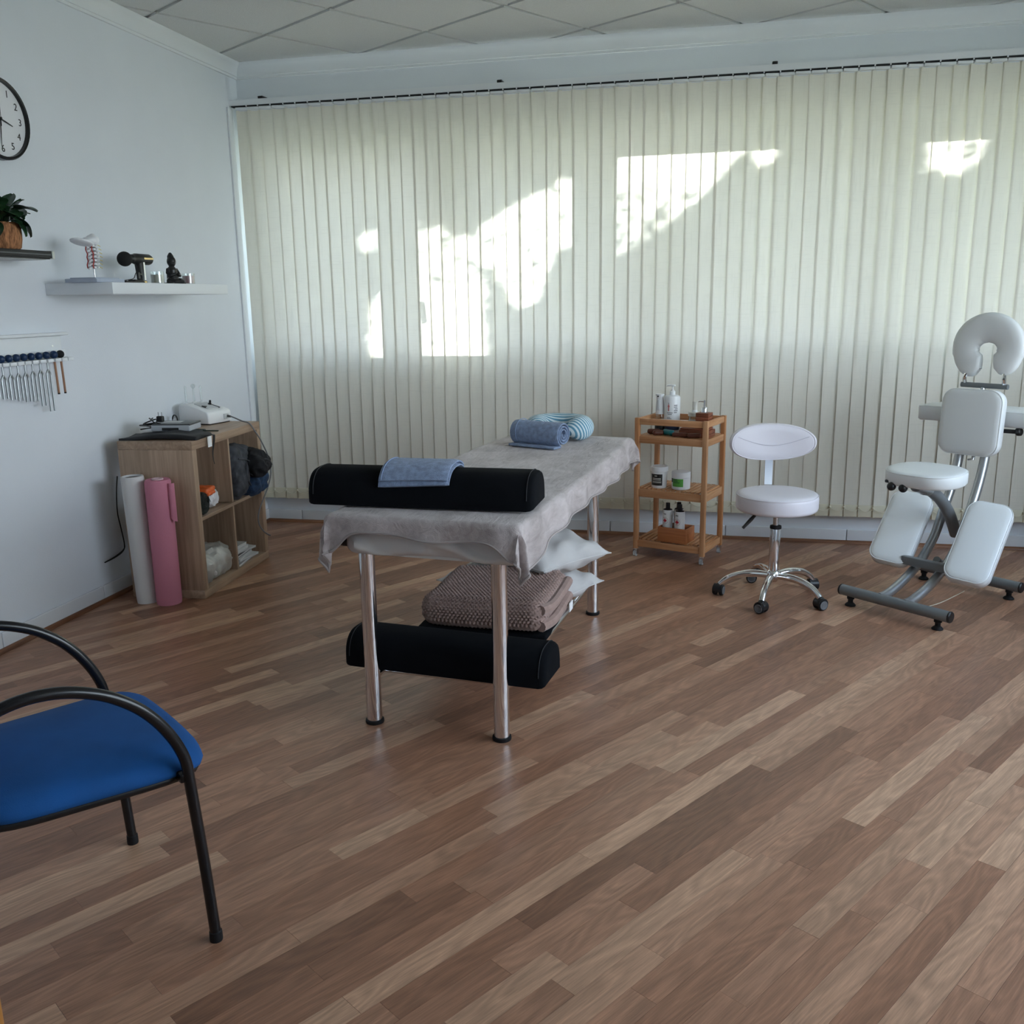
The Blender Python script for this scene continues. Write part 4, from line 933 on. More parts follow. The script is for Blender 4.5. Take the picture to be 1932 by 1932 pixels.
# under the table: white bedding, black cloth, knitted throw, two pillows
pw = mat('grey_white_pillowcase', (.54, .52, .51), .9, bump=.12, bscale=260., vary=.05, vscale=8.)
t = thing('folded_sheet', 'folded white sheet on the low rails under the knitted throw', 'sheet', tb(.01, .56, .1735), TR)
obj('cloth', MB().rbox((0, 0, .022), (.46, .46, .043), .02, 3, (14, 12, 2), lumpy(.003, 24, 41)), mat('white_linen', (.68, .68, .70), .9), t)
t = thing('black_cloth', 'folded black cloth between the white sheet and knitted throw', 'cloth', tb(.03, .53, .2190), TR+R(3))
obj('cloth', MB().rbox((0, 0, .011), (.50, .38, .022), .01, 3, (14, 12, 1), lumpy(.002, 26, 43)), black_fabric, t)
def pillow(label, loc, rot, w_, h_, th, seed):
    t = thing('pillow', label, 'pillow', loc, 0, 'grey-white pillows under the table'); t.rotation_euler = rot
    rp_ = random.Random(seed); ph = [rp_.uniform(0, 6) for _ in range(6)]
    def half(sg):
        def f(u, v):
            x, y = 2*u-1, 2*v-1
            e = max(0, (1-abs(x)**3.2)*(1-abs(y)**3.2))**.62
            px = x*w_/2*(1-.07*(1-abs(y)**2)*abs(x)**3); py = y*h_/2*(1-.07*(1-abs(x)**2)*abs(y)**3)
            wr = .011*math.sin(9*x+5*y+ph[0])*math.sin(4*x-6*y+ph[1])*(1-e*.4)+.008*math.sin(16*abs(x)+7*y+ph[2])*abs(x)**2+.004*math.sin(24*y+5*x+ph[3])*abs(y)**3
            return (px, py, sg*(th/2*e)+wr*min(1, e*3))
        return f
    a = MB().grid(half(1), 40, 32); k = len(a.v); b_ = MB().grid(half(-1), 40, 32); a.add(b_.v, [q[::-1] for q in b_.f])
    obj('pillowcase', a, pw, t, ang=80)
    e = [half(1)(i/40, 0) for i in range(40)]+[half(1)(1, i/32) for i in range(32)]+[half(1)(1-i/40, 1) for i in range(40)]+[half(1)(0, 1-i/32) for i in range(32)]
    obj('piping', MB().tube(e, .0024, 6, closed=True), mat('pale_piping', (.60, .58, .57), .9), t)
pillow('lower grey-white pillow under the table, partly behind the throw', tb(.0, .955, .254), (R(3), R(3), TR-R(20)), .58, .43, .150, 2)
pillow('upper grey-white pillow under the table with pointed right corner', tb(.035, .935, .409), (R(-2), R(3), TR-R(24)), .57, .44, .180, 3)
kn = mat('brown_knit', hx('9c8279'), .95, sheen=.2, vary=.12, vscale=40.)
def knit_fn(thk):
    def f(x, y, z):
        d = (math.sin(PI*x/.0155+(PI/2 if int(math.floor((y+z)/.011)) % 2 else 0)))**2*abs(math.sin(PI*(y+z)/.011))
        L = Vector((0, y*.15, z)); n = L.normalized() if L.length > 1e-6 else Vector((0, 0, 1))
        sag = .005*math.sin(2.6*x+.6)+.006*math.sin(9*x+4*y)
        tilt = .12*max(0, y+.05)*(1 if z > 0 else .0)
        k = (d-.5)*.0105*(1. if z > -.03 else .25)
        return (x, y+n.y*k, z+n.z*k+sag*.6+tilt*.6)
    return f
t = thing('knitted_throw', 'folded brown honeycomb knit throw under the massage table', 'throw', tb(.050, .535, .2430), TR+R(1))
obj('fold', MB().rbox((-.012, 0, .064), (.485, .42, .124), .052, 8, (150, 100, 6), knit_fn(.06)), kn, t, ang=80)
for k, (x, z0, z1) in enumerate(((.247, .012, .060), (.246, .072, .122))): obj('edge_fold', MB().tube(cr([(x-.03, -.185, (z0+z1)/2-.002), (x-.012, -.1, z0+.018), (x-.012, .03, z0+.022), (x-.012, .16, z0+.036)], 6), .020, 9), kn, t)
obj('care_tag', MB().box((.262, .09, .028), (.004, .05, .035)), mat('tag_and_sun_white', (0, 0, 0)), t)

# ------------------------------------------------------------------ bamboo trolley and what stands on it
CTO = Vector((2.7543, -.4146, 0)); CTR = R(-18.7)
def ct(x, y, z): return CTO+Vector((math.cos(CTR)*x-math.sin(CTR)*y, math.sin(CTR)*x+math.cos(CTR)*y, z))
t = thing('trolley', 'three-tier bamboo trolley on small clear castors beside the stool', 'trolley', CTO, CTR)
CW, CD = .196, .1425                                     # half spans between post centres
clear_wheel = mat('clear_wheel', (.75, .78, .80), .1, trans=.6)
for sx in (-1, 1):
    for sy in (-1, 1):
        obj('post', MB().rbox((sx*CW, sy*CD, .4165), (.026, .026, .745), .002, 1), bamboo, t)
        c = obj('castor', MB().rbox((sx*CW, sy*CD, .040), (.020, .016, .008), .002, 1).box((sx*CW-.011, sy*CD-.004, .026), (.0025, .024, .026)).box((sx*CW+.011, sy*CD-.004, .026), (.0025, .024, .026)), chrome, t)
        obj('wheel', MB().tube([(sx*CW-.008, sy*CD-.008, .0165), (sx*CW+.008, sy*CD-.008, .0165)], .0165, 16), clear_wheel, c)
def ring(z0, z1, nm):
    for sy in (-1, 1): obj(nm, MB().rbox((0, sy*CD, (z0+z1)/2), (2*CW-.027, .018, z1-z0), .002, 1), bamboo_x, t)
    for sx in (-1, 1): obj(nm, MB().rbox((sx*CW, 0, (z0+z1)/2), (.018, 2*CD-.027, z1-z0), .002, 1), bamboo_y, t)
ring(.058, .096, 'shelf_rail'); ring(.347, .390, 'shelf_rail'); ring(.650, .688, 'shelf_rail'); ring(.752, .786, 'guard_rail')
for z in (.0985, .3925):
    for k in range(14):
        x = -.182+.028*k; y_ = .268 if 0 < k < 13 else .25
        obj('slat', MB().rbox((x, 0, z), (.0205, y_, .009), .0015, 1), bamboo_y, t)
obj('tray_board', MB().rbox((0, 0, .6865), (.372, .266, .008), .001, 1), bamboo_x, t)
Z1, Z2, Z3 = .6908, .3972, .1032
ink = mat('grey_print', (.20, .20, .21), .6); redp = mat('red_print', (.55, .03, .05), .5); navy_p = mat('navy_print', (.02, .035, .08), .4)
def marks(parent, r, a0, z, rows, m, h=.0030):
    """short printed dashes wrapped on a round bottle: (length angle, z) rows"""
    for k, (da, aw) in enumerate(rows):
        b = MB(); b.lathe([(r, z-k*h*2.0-h/2), (r, z-k*h*2.0+h/2)], a0=a0+da, a1=a0+da+aw, seg=8); obj('print_line', b, m, parent, fix=False)
front = R(-90)+R(-16)-CTR                                  # the direction of the camera, in trolley-aligned things
t = thing('pump_bottle', 'tall white pump bottle with small red figure on trolley top', 'bottle', ct(-.060, .018, Z1), CTR)
obj('body', MB().lathe([(0, 0), (.042, 0), (.044, .004), (.044, .012), (.044, .198), (.040, .209), (.034, .212), (.015, .214), (0, .214)], seg=32), white_plastic, t)
obj('blue_band', MB().lathe([(.0444, .022), (.0446, .023), (.0446, .058), (.0444, .059)], seg=32), navy_p, t)
obj('collar', MB().lathe([(.0155, .214), (.0155, .232), (.012, .236), (.008, .240), (.006, .243), (0, .243)], seg=20), white_plastic, t)
obj('pump_head', MB().tube([(0, 0, .24), (0, 0, .262)], .0045, 10).rbox((-.004, -.003, .266), (.040, .018, .010), .004, 2).tube([(-.02, -.003, .266), (-.034, -.003, .262)], [.0045, .0035], 8), white_plastic, t)
marks(t, .0443, front-.35, .118, [(0, .75), (.1, .55)], ink, .004); marks(t, .0443, front-.35, .092, [(0, .45), (0, .6)], ink, .003); marks(t, .0443, front+.55, .160, [(0, .45), (0, .45), (.1, .4), (0, .5), (0, .4)], ink, .005)
obj('figure_mark', MB().lathe([(.0445, .128), (.0445, .165)], a0=front-.20, a1=front-.05, seg=4).lathe([(.0446, .150), (.0446, .157)], a0=front-.26, a1=front+.01, seg=4), mat('pink_print', (.55, .16, .16), .5), t, fix=False); obj('figure_head', MB().lathe([(.0446, .167), (.0446, .174)], a0=front-.17, a1=front-.08, seg=4), ink, t, fix=False)
t = thing('spray_bottle', 'slim white trigger bottle with black base on trolley top', 'bottle', ct(-.128, .012, Z1), CTR)
obj('base', MB().lathe([(0, 0), (.028, 0), (.030, .004), (.030, .05), (.028, .056), (0, .056)], seg=24), black_plastic, t); obj('bottle', MB().lathe([(.026, .056), (.026, .10), (.024, .108)], seg=24), thin_glass, t)
obj('trigger_head', MB().loft([[(x*k, y*k-.002*j, z) for x, y in [(.026*math.cos(a*PI/10), .024*math.sin(a*PI/10)) for a in range(20)]] for j, (z, k) in enumerate(((.106, 1.02), (.135, 1.02), (.155, .92), (.185, .78), (.205, .84), (.214, .95), (.218, .92)))]), white_plastic, t)
obj('nozzle', MB().lathe([(0, 0), (.004, 0), (.004, .006), (0, .006)], seg=10).xf(Matrix.Translation((-.002, -.028, .206)) @ Matrix.Rotation(R(90), 4, 'X')), black_plastic, t)
obj('trigger', MB().rbox((-.001, -.026, .158), (.018, .010, .060), .005, 2), mat('pale_grey_plastic', (.6, .61, .62), .4), t)
t = thing('glass_jar', 'small clear glass jar with cream lid between bottle and wooden dispenser', 'jar', ct(.060, .05, Z1), CTR)
obj('glass', MB().lathe([(0, 0), (.030, 0), (.033, .004), (.033, .10), (.031, .10), (.031, .006), (0, .006)], seg=24), thin_glass, t); obj('contents', MB().lathe([(0, .007), (.029, .007), (.029, .075), (0, .072)], seg=20), mat('brown_oil', (.30, .24, .20), .3), t)
obj('lid', MB().lathe([(.034, .098), (.036, .100), (.036, .118), (.033, .121), (0, .121)], seg=24), mat('cream_lid', (.70, .68, .62), .4), t)
t = thing('cream_tube', 'tiny cream tube standing on the lid of the glass jar', 'tube', ct(.060, .05, Z1+.1215), CTR)
obj('tube', MB().loft([[(x, y, z) for x, y in [(.014*math.cos(a*PI/8), d_*math.sin(a*PI/8)) for a in range(16)]] for z, d_ in ((0, .013), (.005, .014), (.03, .010), (.052, .003), (.056, .002))]), mat('cream_lid', (0, 0, 0)), t); obj('cap', MB().lathe([(0, .0), (.0155, 0), (.0155, .01), (.014, .011)], seg=14), white_plastic, t)
def plank_box(t, c, d, n, m, th=.0):
    hz = d[2]/n
    for k in range(n): obj('board', MB().rbox((c[0], c[1], c[2]+hz*(k+.5)), (d[0], d[1], hz-.0012), .0015, 1), m, t)
t = thing('wooden_box', 'wide dark wooden lidded box under the soap dispenser on trolley', 'box', ct(.112, -.045, Z1), CTR)
plank_box(t, (0, 0, 0), (.165, .115, .040), 2, acacia); obj('lid', MB().rbox((-.004, 0, .0445), (.150, .105, .009), .002, 1), acacia, t)
t = thing('soap_dispenser', 'square wooden soap dispenser with chrome pump on trolley top', 'dispenser', ct(.146, -.034, Z1+.0492), CTR)
plank_box(t, (0, 0, 0), (.072, .072, .082), 4, acacia)
obj('collar', MB().lathe([(0, .082), (.017, .082), (.017, .107), (.014, .111), (.006, .113), (0, .113)], seg=20), chrome, t); obj('pump', MB().tube([(0, 0, .11), (0, 0, .148)], .0055, 12).tube([(.004, 0, .140), (-.030, -.0, .142), (-.034, 0, .137)], [.0042, .0036, .003], 8), chrome, t)
tool_w = mat('dark_massage_wood', hx('5a2f20'), .4, vary=.2, vscale=40.)
def bean(nm, lab, loc, rz, Lb, rb, m, pinch=.75):
    t = thing(nm, lab, 'massage tool', loc, rz, 'hand massage tools on trolley top')
    X = [-.5+i/16 for i in range(17)]
    obj('body', MB().tube([(x*Lb, .006*math.sin(3*x), rb) for x in X], [max(.001, rb*min(1, math.sqrt(max(0, 1-(2*x)**6)))*(pinch+(1-pinch)*abs(math.cos(PI*x*1.0-.0)-.0)**0 if False else rb and (pinch+(1-pinch)*(2*abs(x))**1.5))) for x in X], 14), m, t, ang=70); return t
bean('massage_tool', 'dark brown wooden massage tool at left of trolley top', ct(-.133, -.062, Z1), CTR+R(5), .075, .0155, tool_w, .95)
bean('massage_tool', 'dark brown wooden massage tool next to the teal one', ct(-.090, -.105, Z1), CTR+R(22), .062, .016, tool_w, .9)
bean('massage_tool', 'teal plastic massage tool in the middle of trolley top', ct(-.036, -.090, Z1), CTR-R(40), .082, .019, mat('teal_plastic', (.005, .17, .20), .35), .8)
bean('massage_tool', 'long dark wooden massage tool in front of the wooden box', ct(.045, -.120, Z1), CTR-R(4), .095, .0145, tool_w, .85)
bean('massage_tool', 'short dark wooden massage tool at right front of trolley top', ct(.125, -.122, Z1), CTR+R(7), .075, .015, tool_w, .9)
pale_ink = mat('pale_print', (.55, .54, .50), .6)
t = thing('cream_tub', 'white tub with black label on the middle trolley shelf', 'tub', ct(-.088, -.082, Z2), CTR, 'tubs on the middle trolley shelf')
obj('tub', MB().lathe([(0, 0), (.040, 0), (.042, .004), (.0445, .096), (.043, .098)], seg=32), white_plastic, t); obj('lid', MB().lathe([(.046, .092), (.0485, .094), (.0485, .118), (.045, .121), (.040, .1205), (.038, .118), (0, .118)], seg=32), white_plastic, t)
obj('label_sheet', MB().lathe([(.0430, .016), (.0446, .080)], a0=front-.92, a1=front+.75, seg=16), mat('black_label', (.015, .015, .014), .4), t, fix=False)
marks(t, .0446, front-.28, .070, [(0, .35)], pale_ink, .005); marks(t, .0444, front-.55, .056, [(0, 1.1), (0, 1.1)], pale_ink, .004); marks(t, .0439, front-.6, .038, [(0, 1.2), (0, 1.2)], pale_ink, .0028)
t = thing('cream_tub', 'wide white tub with green label on the middle trolley shelf', 'tub', ct(.036, -.068, Z2), CTR, 'tubs on the middle trolley shelf')
obj('tub', MB().lathe([(0, 0), (.047, 0), (.051, .004), (.051, .066), (.048, .068)], seg=32), white_plastic, t); obj('lid', MB().lathe([(.050, .067), (.052, .069), (.052, .094), (.048, .098), (.043, .0985), (0, .0965)], seg=32), white_plastic, t)
obj('label_sheet', MB().lathe([(.0514, .018), (.0514, .062)], a0=front-.75, a1=front+.55, seg=14), mat('green_label', (.10, .36, .06), .4), t, fix=False); obj('label_sheet', MB().lathe([(.0516, .040), (.0516, .062)], a0=front-1.25, a1=front-.72, seg=8), mat('black_label', (0, 0, 0)), t, fix=False)
marks(t, .0517, front-.60, .057, [(0, .5), (0, .55), (0, .75)], mat('green_print', (.02, .10, .03), .5), .004)
t = thing('wooden_crate', 'open red-brown wooden box holding bottles on the bottom trolley shelf', 'box', ct(.022, -.090, Z3), CTR-R(1))
for sy in (-1, 1): obj('side_board', MB().rbox((0, sy*.0595, .042), (.168, .007, .084), .001, 1), redwood, t)
for sx in (-1, 1): obj('end_board', MB().rbox((sx*.0805, 0, .042), (.007, .112, .084), .001, 1), redwood, t)
obj('bottom_board', MB().box((0, 0, .004), (.154, .112, .006)), redwood, t)
for nm, x, y in (('leftmost white bottle with red cross mark in wooden box', -.046, -.012), ('rear white bottle with red cross mark, half hidden in wooden box', .004, .028), ('front right white bottle with red cross mark in wooden box', .030, -.024)):
    t = thing('lotion_bottle', nm, 'bottle', ct(.022+x, -.090+y, Z3+.0075), CTR, 'white bottles in the wooden box')
    obj('body', MB().lathe([(0, 0), (.026, 0), (.028, .003), (.028, .158), (.026, .168), (.020, .172), (.012, .173), (0, .173)], seg=26), white_plastic, t); obj('shoulder_ring', MB().lathe([(.0255, .1685), (.0205, .1725), (.012, .174)], seg=26), black_plastic, t)
    obj('cap', MB().lathe([(.0115, .172), (.0125, .174), (.0115, .205), (.0105, .207), (0, .207)], seg=18), black_plastic, t)
    marks(t, .0283, front-.62, .147, [(0, .62)], ink, .005)
    e = obj('emblem', MB().lathe([(.0284, .098), (.0284, .122)], a0=front-.36, a1=front-.14, seg=4).lathe([(.0285, .105), (.0285, .115)], a0=front-.62, a1=front+.10, seg=8), redp, t, fix=False)
    obj('emblem_ring', MB().tube([(.0283*math.cos(front-.25+.62*math.cos(a)), .0283*math.sin(front-.25+.62*math.cos(a)), .110+.0175*math.sin(a)) for a in [2*PI*i/24 for i in range(24)]], .0006, 4, closed=True), mat('emblem_grey', (.30, .16, .17), .5), e, fix=False)

# ------------------------------------------------------------------ rolling stool
t = thing('rolling_stool', 'pale lilac round stool with oval backrest and chrome five-star base', 'stool', (3.245, -1.137, 0))
obj('hub', MB().lathe([(0, .085), (.018, .082), (.026, .095), (.034, .105), (.036, .122), (.030, .138), (.025, .142), (0, .142)], seg=24), chrome, t)
obj('column', MB().lathe([(.024, .135), (.0255, .14), (.0255, .348), (.024, .352)], seg=24), chrome, t); obj('column_ring', MB().lathe([(.0265, .346), (.0275, .350), (.0265, .360), (.014, .363)], seg=24), black_rubber, t)
obj('gas_rod', MB().cyl((0, 0, .36), (0, 0, .43), .0135, 16), steel, t); obj('rod_collar', MB().lathe([(0, .418), (.021, .418), (.024, .424), (.024, .440), (0, .440)], seg=18), black_plastic, t)
for ang in (-179, 111.5, 38.8, -35.6, -104):
    a = R(ang); c, s = math.cos(a), math.sin(a)
    pts = cr([(c*.02, s*.02, .113), (c*.09, s*.09, .118), (c*.16, s*.16, .110), (c*.215, s*.215, .088), (c*.252, s*.252, .055)], 5)
    n_ = len(pts); lg = obj('base_leg', MB().tube(pts, [.0185-.003*abs(i/(n_-1)-.3)*2 for i in range(n_)], 12), chrome, t)
    cs = obj('castor', MB().rbox((0, 0, .049), (.030, .026, .022), .008, 2).lathe([(.0, .0), (.027, .0), (.027, .044), (.0, .044)], M=Matrix.Translation((0, -.022, .030)) @ Matrix.Rotation(R(-90), 4, 'X'), seg=20, a0=R(-200), a1=R(20)).xf(Matrix.Translation((c*.257, s*.257, 0)) @ Matrix.Rotation(a+R(70), 4, 'Z')), black_plastic, t)
    for sg in (-1, 1):
        M_ = Matrix.Translation((c*.257, s*.257, 0)) @ Matrix.Rotation(a+R(70), 4, 'Z') @ Matrix.Translation((0, sg*.016, .0265)) @ Matrix.Rotation(R(-90*sg), 4, 'X')
        obj('wheel', MB().lathe([(0, -.008), (.024, -.008), (.0265, -.005), (.0265, .005), (.024, .009), (.018, .010), (0, .010)], seg=20).xf(M_), black_rubber, cs); obj('wheel_ring', MB().lathe([(.0175, .0102), (.019, .0112), (.0205, .0102)], seg=20).xf(M_), mat('grey_ring', (.22, .22, .23), .5), cs)
obj('seat', MB().lathe([(0, .440), (.180, .440), (.188, .446), (.191, .456), (.191, .500), (.189, .512), (.182, .520), (.165, .525), (.12, .528), (0, .529)], seg=56), pink_leather, t); obj('seat_piping', MB().tube([(.1885*math.cos(2*PI*i/56), .1885*math.sin(2*PI*i/56), .5135) for i in range(56)], .0028, 6, closed=True), pink_leather, t)
obj('height_lever', MB().tube([(-.02, -.01, .432), (-.075, -.03, .428), (-.105, -.045, .415)], .0038, 8), chrome, t); obj('lever_grip', MB().tube([(-.10, -.043, .417), (-.118, -.053, .398), (-.155, -.07, .358)], [.007, .0095, .007], 10), black_plastic, t)
BD = R(99); bd = Vector((math.cos(BD), math.sin(BD), 0)); bs = Vector((bd.y, -bd.x, 0))
obj('back_strut', MB().loft([[p+bs*sx*.019+nv*sy*.003 for sx, sy in ((-1, -1), (1, -1), (1, 1), (-1, 1))] for p, nv in ((bd*.05+Vector((0, 0, .436)), Vector((0, 0, 1))), (bd*.17+Vector((0, 0, .432)), Vector((0, 0, 1))), (bd*.205+Vector((0, 0, .445)), bd*-.7+Vector((0, 0, .7))), (bd*.218+Vector((0, 0, .48)), bd*-1), (bd*.222+Vector((0, 0, .70)), bd*-1))]), chrome, t)
def back_pt(px, pz, dep):
    """px along the width, pz height, dep towards the sitter; curved round the sitter"""
    return bd*(.205-.85*px*px-dep)+bs*px+Vector((0, 0, .738+pz-.0*px))
def back_sec(k, dep): return [back_pt(.208*k*math.copysign(abs(math.cos(a))**.85, math.cos(a)), .090*k*math.copysign(abs(math.sin(a))**.9, math.sin(a))*(1-.06*math.cos(a)), dep) for a in [2*PI*i/56 for i in range(56)]]
obj('backrest', MB().loft([back_sec(.0, -.014), back_sec(.5, -.014), back_sec(.9, -.012), back_sec(.985, -.004), back_sec(1., .008), back_sec(1., .026), back_sec(.975, .037), back_sec(.90, .043), back_sec(.6, .044), back_sec(.3, .042), back_sec(.0, .041)], caps=False), pink_leather, t, ang=70)
obj('back_piping', MB().tube(back_sec(.955, .0395), .0022, 6, closed=True), pink_leather, t); obj('back_seam', MB().tube([back_pt(-.17+.34*i/24, .030-.045*math.sin(PI*i/24), .0445) for i in range(25)], .0012, 5), mat('lilac_seam', (.55, .52, .58), .6), t)

# ------------------------------------------------------------------ massage chair
MC = Vector((3.763, -1.337, 0)); MR = math.atan2(-.64, .769)
t = thing('massage_chair', 'white padded kneeling massage chair on grey tubular frame by the blinds', 'massage chair', MC, MR)
for y, nm in ((0., 'front_bar'), (.655, 'rear_bar')):
    b_ = obj(nm, MB().tube([(-.262, y, .068), (.262, y, .068)], .0255, 20), grey_paint, t)
    for sx in (-1, 1):
        obj('end_cap', MB().lathe([(0, 0), (.0262, 0), (.0262, .006), (.023, .010), (0, .011)], seg=20).xf(Matrix.Translation((sx*.262, y, .068)) @ Matrix.Rotation(R(90*sx), 4, 'Y')), black_plastic, b_)
        obj('foot', MB().lathe([(0, 0), (.024, 0), (.025, .004), (.018, .012), (.012, .016), (.012, .03), (.017, .034), (.017, .046), (0, .046)], (sx*.214, y, 0), 18), black_rubber, b_)
path = [(.0, .075), (.066, .078), (.181, .110), (.283, .155), (.371, .212), (.454, .300), (.510, .405), (.562, .500), (.597, .590), (.622, .690), (.636, .80), (.640, .93)]
for sx, o_ in ((-1, -.008), (1, -.008)): obj('frame_tube', MB().tube(cr([(sx*.062+o_, y, z) for y, z in path], 5), .0215, 16), silver_paint, t)
obj('rear_brace', MB().tube([(-.008, .37, .20), (-.008, .50, .12), (-.008, .655, .07)], .017, 12), grey_paint, t)
obj('knee_bar', MB().rbox((-.01, .262, .200), (.215, .032, .040), .004, 2), grey_paint, t)
stem = cr([(-.008, .20, .565), (-.008, .27, .545), (-.008, .37, .485), (-.008, .46, .400), (-.008, .53, .30)], 6)
obj('seat_stem', MB().tube(stem, .027, 16), grey_paint, t); obj('stem_sleeve', MB().tube([(-.008, .13, .592), (-.008, .24, .558)], .0295, 16), silver_paint, t)
obj('seat_plate', MB().rbox((-.008, .17, .603), (.24, .20, .014), .004, 1), black_plastic, t)
for sx in (-1, 1): obj('seat_knob', MB().ball((-.008+sx*.028-.05, .06, .585), .020, 12, 8), black_plastic, t)
def pad(nm, w_, l_, th, r_, M_, fn=None, parent=t, mid=(6, 6, 1)):
    """rounded-corner upholstered pad: outline in xy, thickness in z, with a piped seam"""
    n = 10; out = []
    for cx_, cy_, a0 in ((1, 1, 0), (-1, 1, 90), (-1, -1, 180), (1, -1, 270)):
        for i in range(n+1):
            a = R(a0+90*i/n); out.append((cx_*(w_/2-r_)+r_*math.cos(a), cy_*(l_/2-r_)+r_*math.sin(a)))
    def sec(k, z, inset):
        q = []
        for x, y in out:
            L = math.hypot(x, y); q.append((x*(1-inset/(w_/2)), y*(1-inset/(l_/2)), z))
        return [fn(*p) for p in q] if fn else q
    h = th/2; e = .013
    secs = [sec(0, -h, e*1.2), sec(0, -h+.002, e*.5), sec(0, -h+e*.8, 0), sec(0, h-e*1.1, -.001), sec(0, h-e*.5, e*.18), sec(0, h-e*.12, e*.7), sec(0, h+.002, e*2.0), sec(0, h+.004, min(w_, l_)*.30), sec(0, h+.005, min(w_, l_)*.485)]
    o = obj(nm, MB().loft(secs).xf(M_), white_leather, parent, ang=70); obj('piping', MB().tube(sec(0, h-e*.55, e*.1), .0022, 6, closed=True).xf(M_), white_leather, o); return o
def fr(loc, ax, ay):
    """frame with x axis ax, y axis ay (made orthogonal), at loc"""
    x = Vector(ax).normalized(); y = Vector(ay); y = (y-x*y.dot(x)).normalized(); z = x.cross(y)
    return Matrix(((x.x, y.x, z.x, loc[0]), (x.y, y.y, z.y, loc[1]), (x.z, y.z, z.z, loc[2]), (0, 0, 0, 1)))
pad('seat_pad', .340, .28, .066, .125, fr((.002, .190, .630), (1, 0, 0), (0, 1, .06)))
pad('chest_pad', .285, .310, .060, .060, fr((-.010, .590, .836), (1, 0, 0), (0, .06, 1)))
pad('knee_pad', .195, .40, .062, .055, fr((-.198, .375, .315), (1, .20, -.08), (.11, .69, .70)))
pad('knee_pad', .195, .42, .062, .055, fr((.188, .360, .318), (1, .20, -.08), (.11, .69, .70)))
for sx, x in ((-1, -.16), (1, .15)): obj('knee_bracket', MB().rbox((x, .37, .232), (.05, .08, .014), .004, 1).tube([(x, .35, .228), (x*.65, .28, .20)], .009, 8), black_plastic, t)
def arm_fn(x, y, z): return (x, y-.9*x*x+.10, z-.06*abs(x)**1.5)
pad('armrest_pad', .70, .17, .080, .045, fr((.035, .715, .866), (1, 0, 0), (0, 1, .0)), arm_fn)
obj('armrest_bracket', MB().tube([(-.008, .64, .84), (-.008, .72, .86), (-.008, .76, .885)], .014, 10), black_plastic, t); obj('clamp_knob', MB().lathe([(0, 0), (.016, 0), (.020, .006), (.020, .02), (.012, .026), (0, .026)], seg=14).xf(Matrix.Translation((.165, .665, .80)) @ Matrix.Rotation(R(80), 4, 'Y')), black_plastic, t)
obj('clamp_arm', MB().tube([(.05, .64, .80), (.17, .665, .80)], .010, 8), black_plastic, t)
obj('chest_pin', MB().tube([(.005, .615, .70), (.005, .60, .655)], .008, 10).tube([(.005, .60, .660), (-.016, .595, .655)], .004, 8), steel, t)
obj('cradle_post', MB().tube([(-.008, .655, .90), (-.008, .662, 1.0)], .011, 10), steel, t)
obj('cradle_bar', MB().tube([(-.112, .661, 1.004), (.108, .661, 1.004)], .0125, 14), grey_paint, t)
for sx in (-1, 1): obj('cradle_bracket', MB().tube(cr([(sx*.092-.004, .661, 1.012), (sx*.092-.004, .655, 1.045), (sx*.075, .668, 1.068)], 4), .009, 8).lathe([(0, 0), (.016, 0), (.016, .010), (0, .010)], seg=14).xf(Matrix.Translation((0, 0, 0))) if False else MB().tube(cr([(sx*.092-.004, .661, 1.012), (sx*.092-.004, .655, 1.045), (sx*.080, .668, 1.075)], 4), .009, 8), chrome, t)
def cradle(u, v):
    a = R(-90)+R(24)+R(322)*u; k = min(u, 1-u)*11; e = math.sqrt(max(0, 1-(1-min(1, k))**2)) if k < 1 else 1.
    e = max(.02, e); rx, rz = .106, .098; wx = (.062+.008*abs(math.sin(a)))*e
    if math.sin(a) < -.2: wx *= .92
    b_ = 2*PI*v; cx_, cz_ = rx*math.cos(a), rz*math.sin(a)
    s_ = math.copysign(abs(math.sin(b_))**.75, math.sin(b_)); c_ = math.copysign(abs(math.cos(b_))**.85, math.cos(b_))
    wr = .0015*math.sin(40*a)*(1 if c_ < 0 else 0)
    return (-.008+cx_+wx*c_*math.cos(a), .677+(.030*(.5+.5*e))*-s_+.22*(cz_+wx*c_*math.sin(a))*.0+.05*(cz_), 1.176+cz_+wx*c_*math.sin(a)*1.0+wr)
obj('face_cradle', MB().grid(cradle, 64, 24), white_leather, t, ang=80)
obj('cradle_plate', MB().tube([(-.008+.104*math.cos(a), .712, 1.176+.098*math.sin(a)) for a in [R(-60)+R(300)*i/30 for i in range(31)]], .016, 8), black_plastic, t)
obj('pull_cord', MB().tube(cr([(.07, .03, .04), (.14, .14, .07), (.19, .26, .115)], 5), .0022, 6), mat('cord_beige', (.55, .48, .38), .8), t)

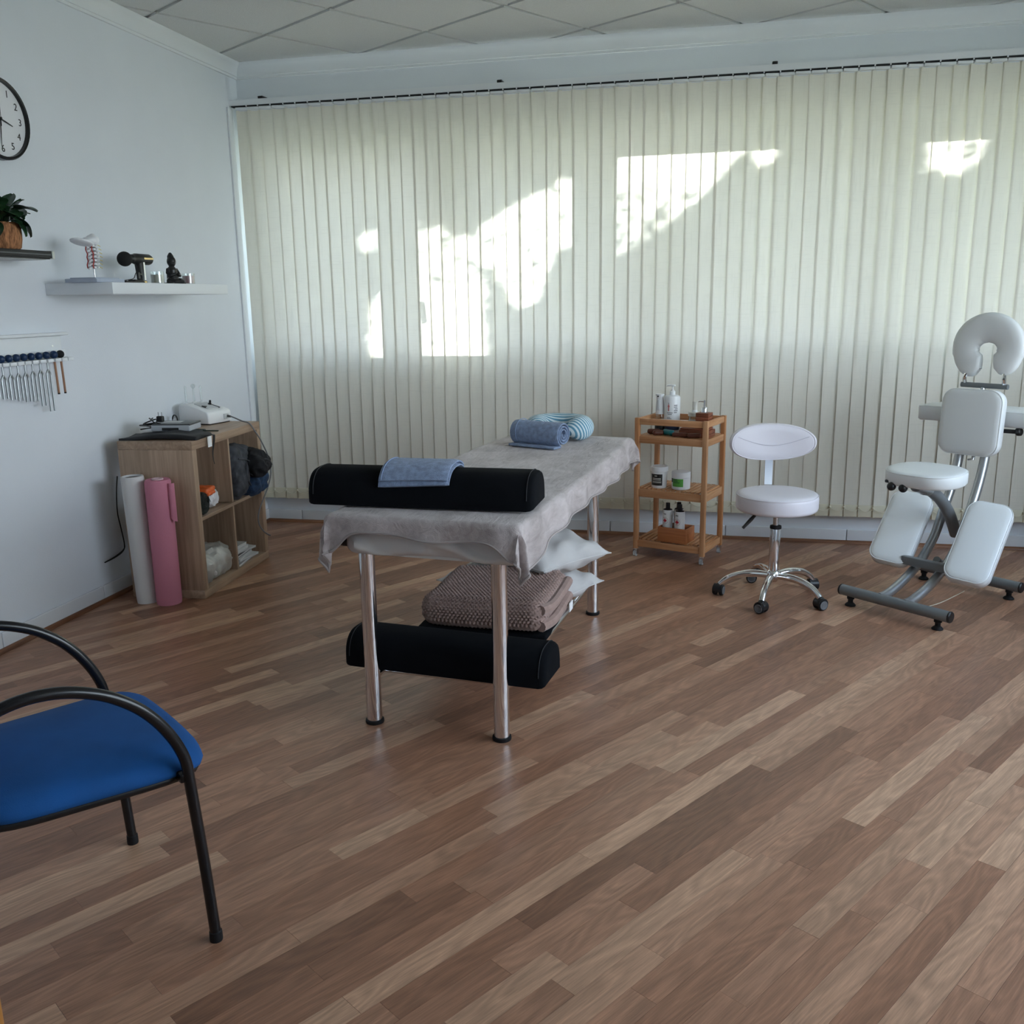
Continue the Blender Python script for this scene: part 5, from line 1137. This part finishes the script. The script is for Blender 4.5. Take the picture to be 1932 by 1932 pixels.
# ------------------------------------------------------------------ blue visitor chair
BC = Vector((1.652, -3.807, 0)); BR = math.atan2(-.591, .806)
t = thing('visitor_chair', 'blue upholstered armchair with black tubular frame at the left edge', 'chair', BC, BR)
ap = [(.002, .012), (-.008, .20), (-.022, .40), (-.026, .455), (-.036, .492), (-.055, .534), (-.086, .582), (-.126, .625), (-.181, .664), (-.246, .690), (-.309, .699), (-.368, .692), (-.43, .668), (-.475, .62), (-.492, .55), (-.50, .46), (-.52, .20), (-.535, .012)]
for sx in (-1, 1):
    L = obj('side_frame', MB().tube(cr([(sx*.269, y, z) for y, z in ap], 5), .0125, 16), black_metal, t)
    for y in (.002, -.535): obj('foot_tip', MB().lathe([(0, 0), (.0145, 0), (.015, .004), (.0145, .024), (.0125, .026)], (sx*.269, y, 0), 16), black_rubber, L)
    obj('seat_bracket', MB().rbox((sx*.232, -.030, .425), (.080, .028, .022), .004, 1), black_metal, t); obj('seat_bracket', MB().rbox((sx*.232, -.44, .425), (.11, .028, .022), .004, 1), black_metal, t)
def seat_z(x, y): return .012*math.cos(1.6*x/.25)-.0-.028*max(0, (y+.02)/.09)**2*(1 if y > -.02 else 0)-.010*max(0, abs(x)-.15)/.1
def seat_outline(k, z, f_=1):
    q = []
    for i in range(72):
        a = 2*PI*i/72; c_, s_ = math.cos(a), math.sin(a); n_ = 6.
        rr = (abs(c_)**n_+abs(s_)**n_)**(-1/n_); x, y = .238*k*rr*c_, .238*k*rr*s_
        yy = -.200+y*1.03; x *= 1+.09*(y/.238)
        q.append((x, yy, z+(seat_z(x, yy)*f_)))
    return q
obj('seat_shell', MB().loft([seat_outline(.90, .405, .6), seat_outline(.965, .412, .8), seat_outline(.985, .425, .9), seat_outline(.97, .430, .9)]), black_plastic, t, ang=60)
obj('seat', MB().loft([seat_outline(.965, .427), seat_outline(1.0, .434), seat_outline(1.01, .445), seat_outline(.995, .456), seat_outline(.96, .466), seat_outline(.88, .472), seat_outline(.6, .474), seat_outline(.3, .474), seat_outline(.02, .474)]), blue_fabric, t, ang=80)
def bk_sec(k, d):
    q = []
    for i in range(56):
        a = 2*PI*i/56; c_, s_ = math.cos(a), math.sin(a); rr = (abs(c_)**4+abs(s_)**4)**-.25; x, z = .225*k*rr*c_, .165*k*rr*s_
        q.append((x, -.480-d+.5*x*x-.16*z, .700+z))
    return q
obj('backrest', MB().loft([bk_sec(.9, -.030), bk_sec(.98, -.022), bk_sec(1., -.005), bk_sec(.98, .010), bk_sec(.9, .016), bk_sec(.02, .016)]), blue_fabric, t, ang=70)
for sx in (-1, 1): obj('back_bracket', MB().tube([(sx*.262, -.490, .60), (sx*.20, -.480, .62)], .009, 8), black_metal, t)
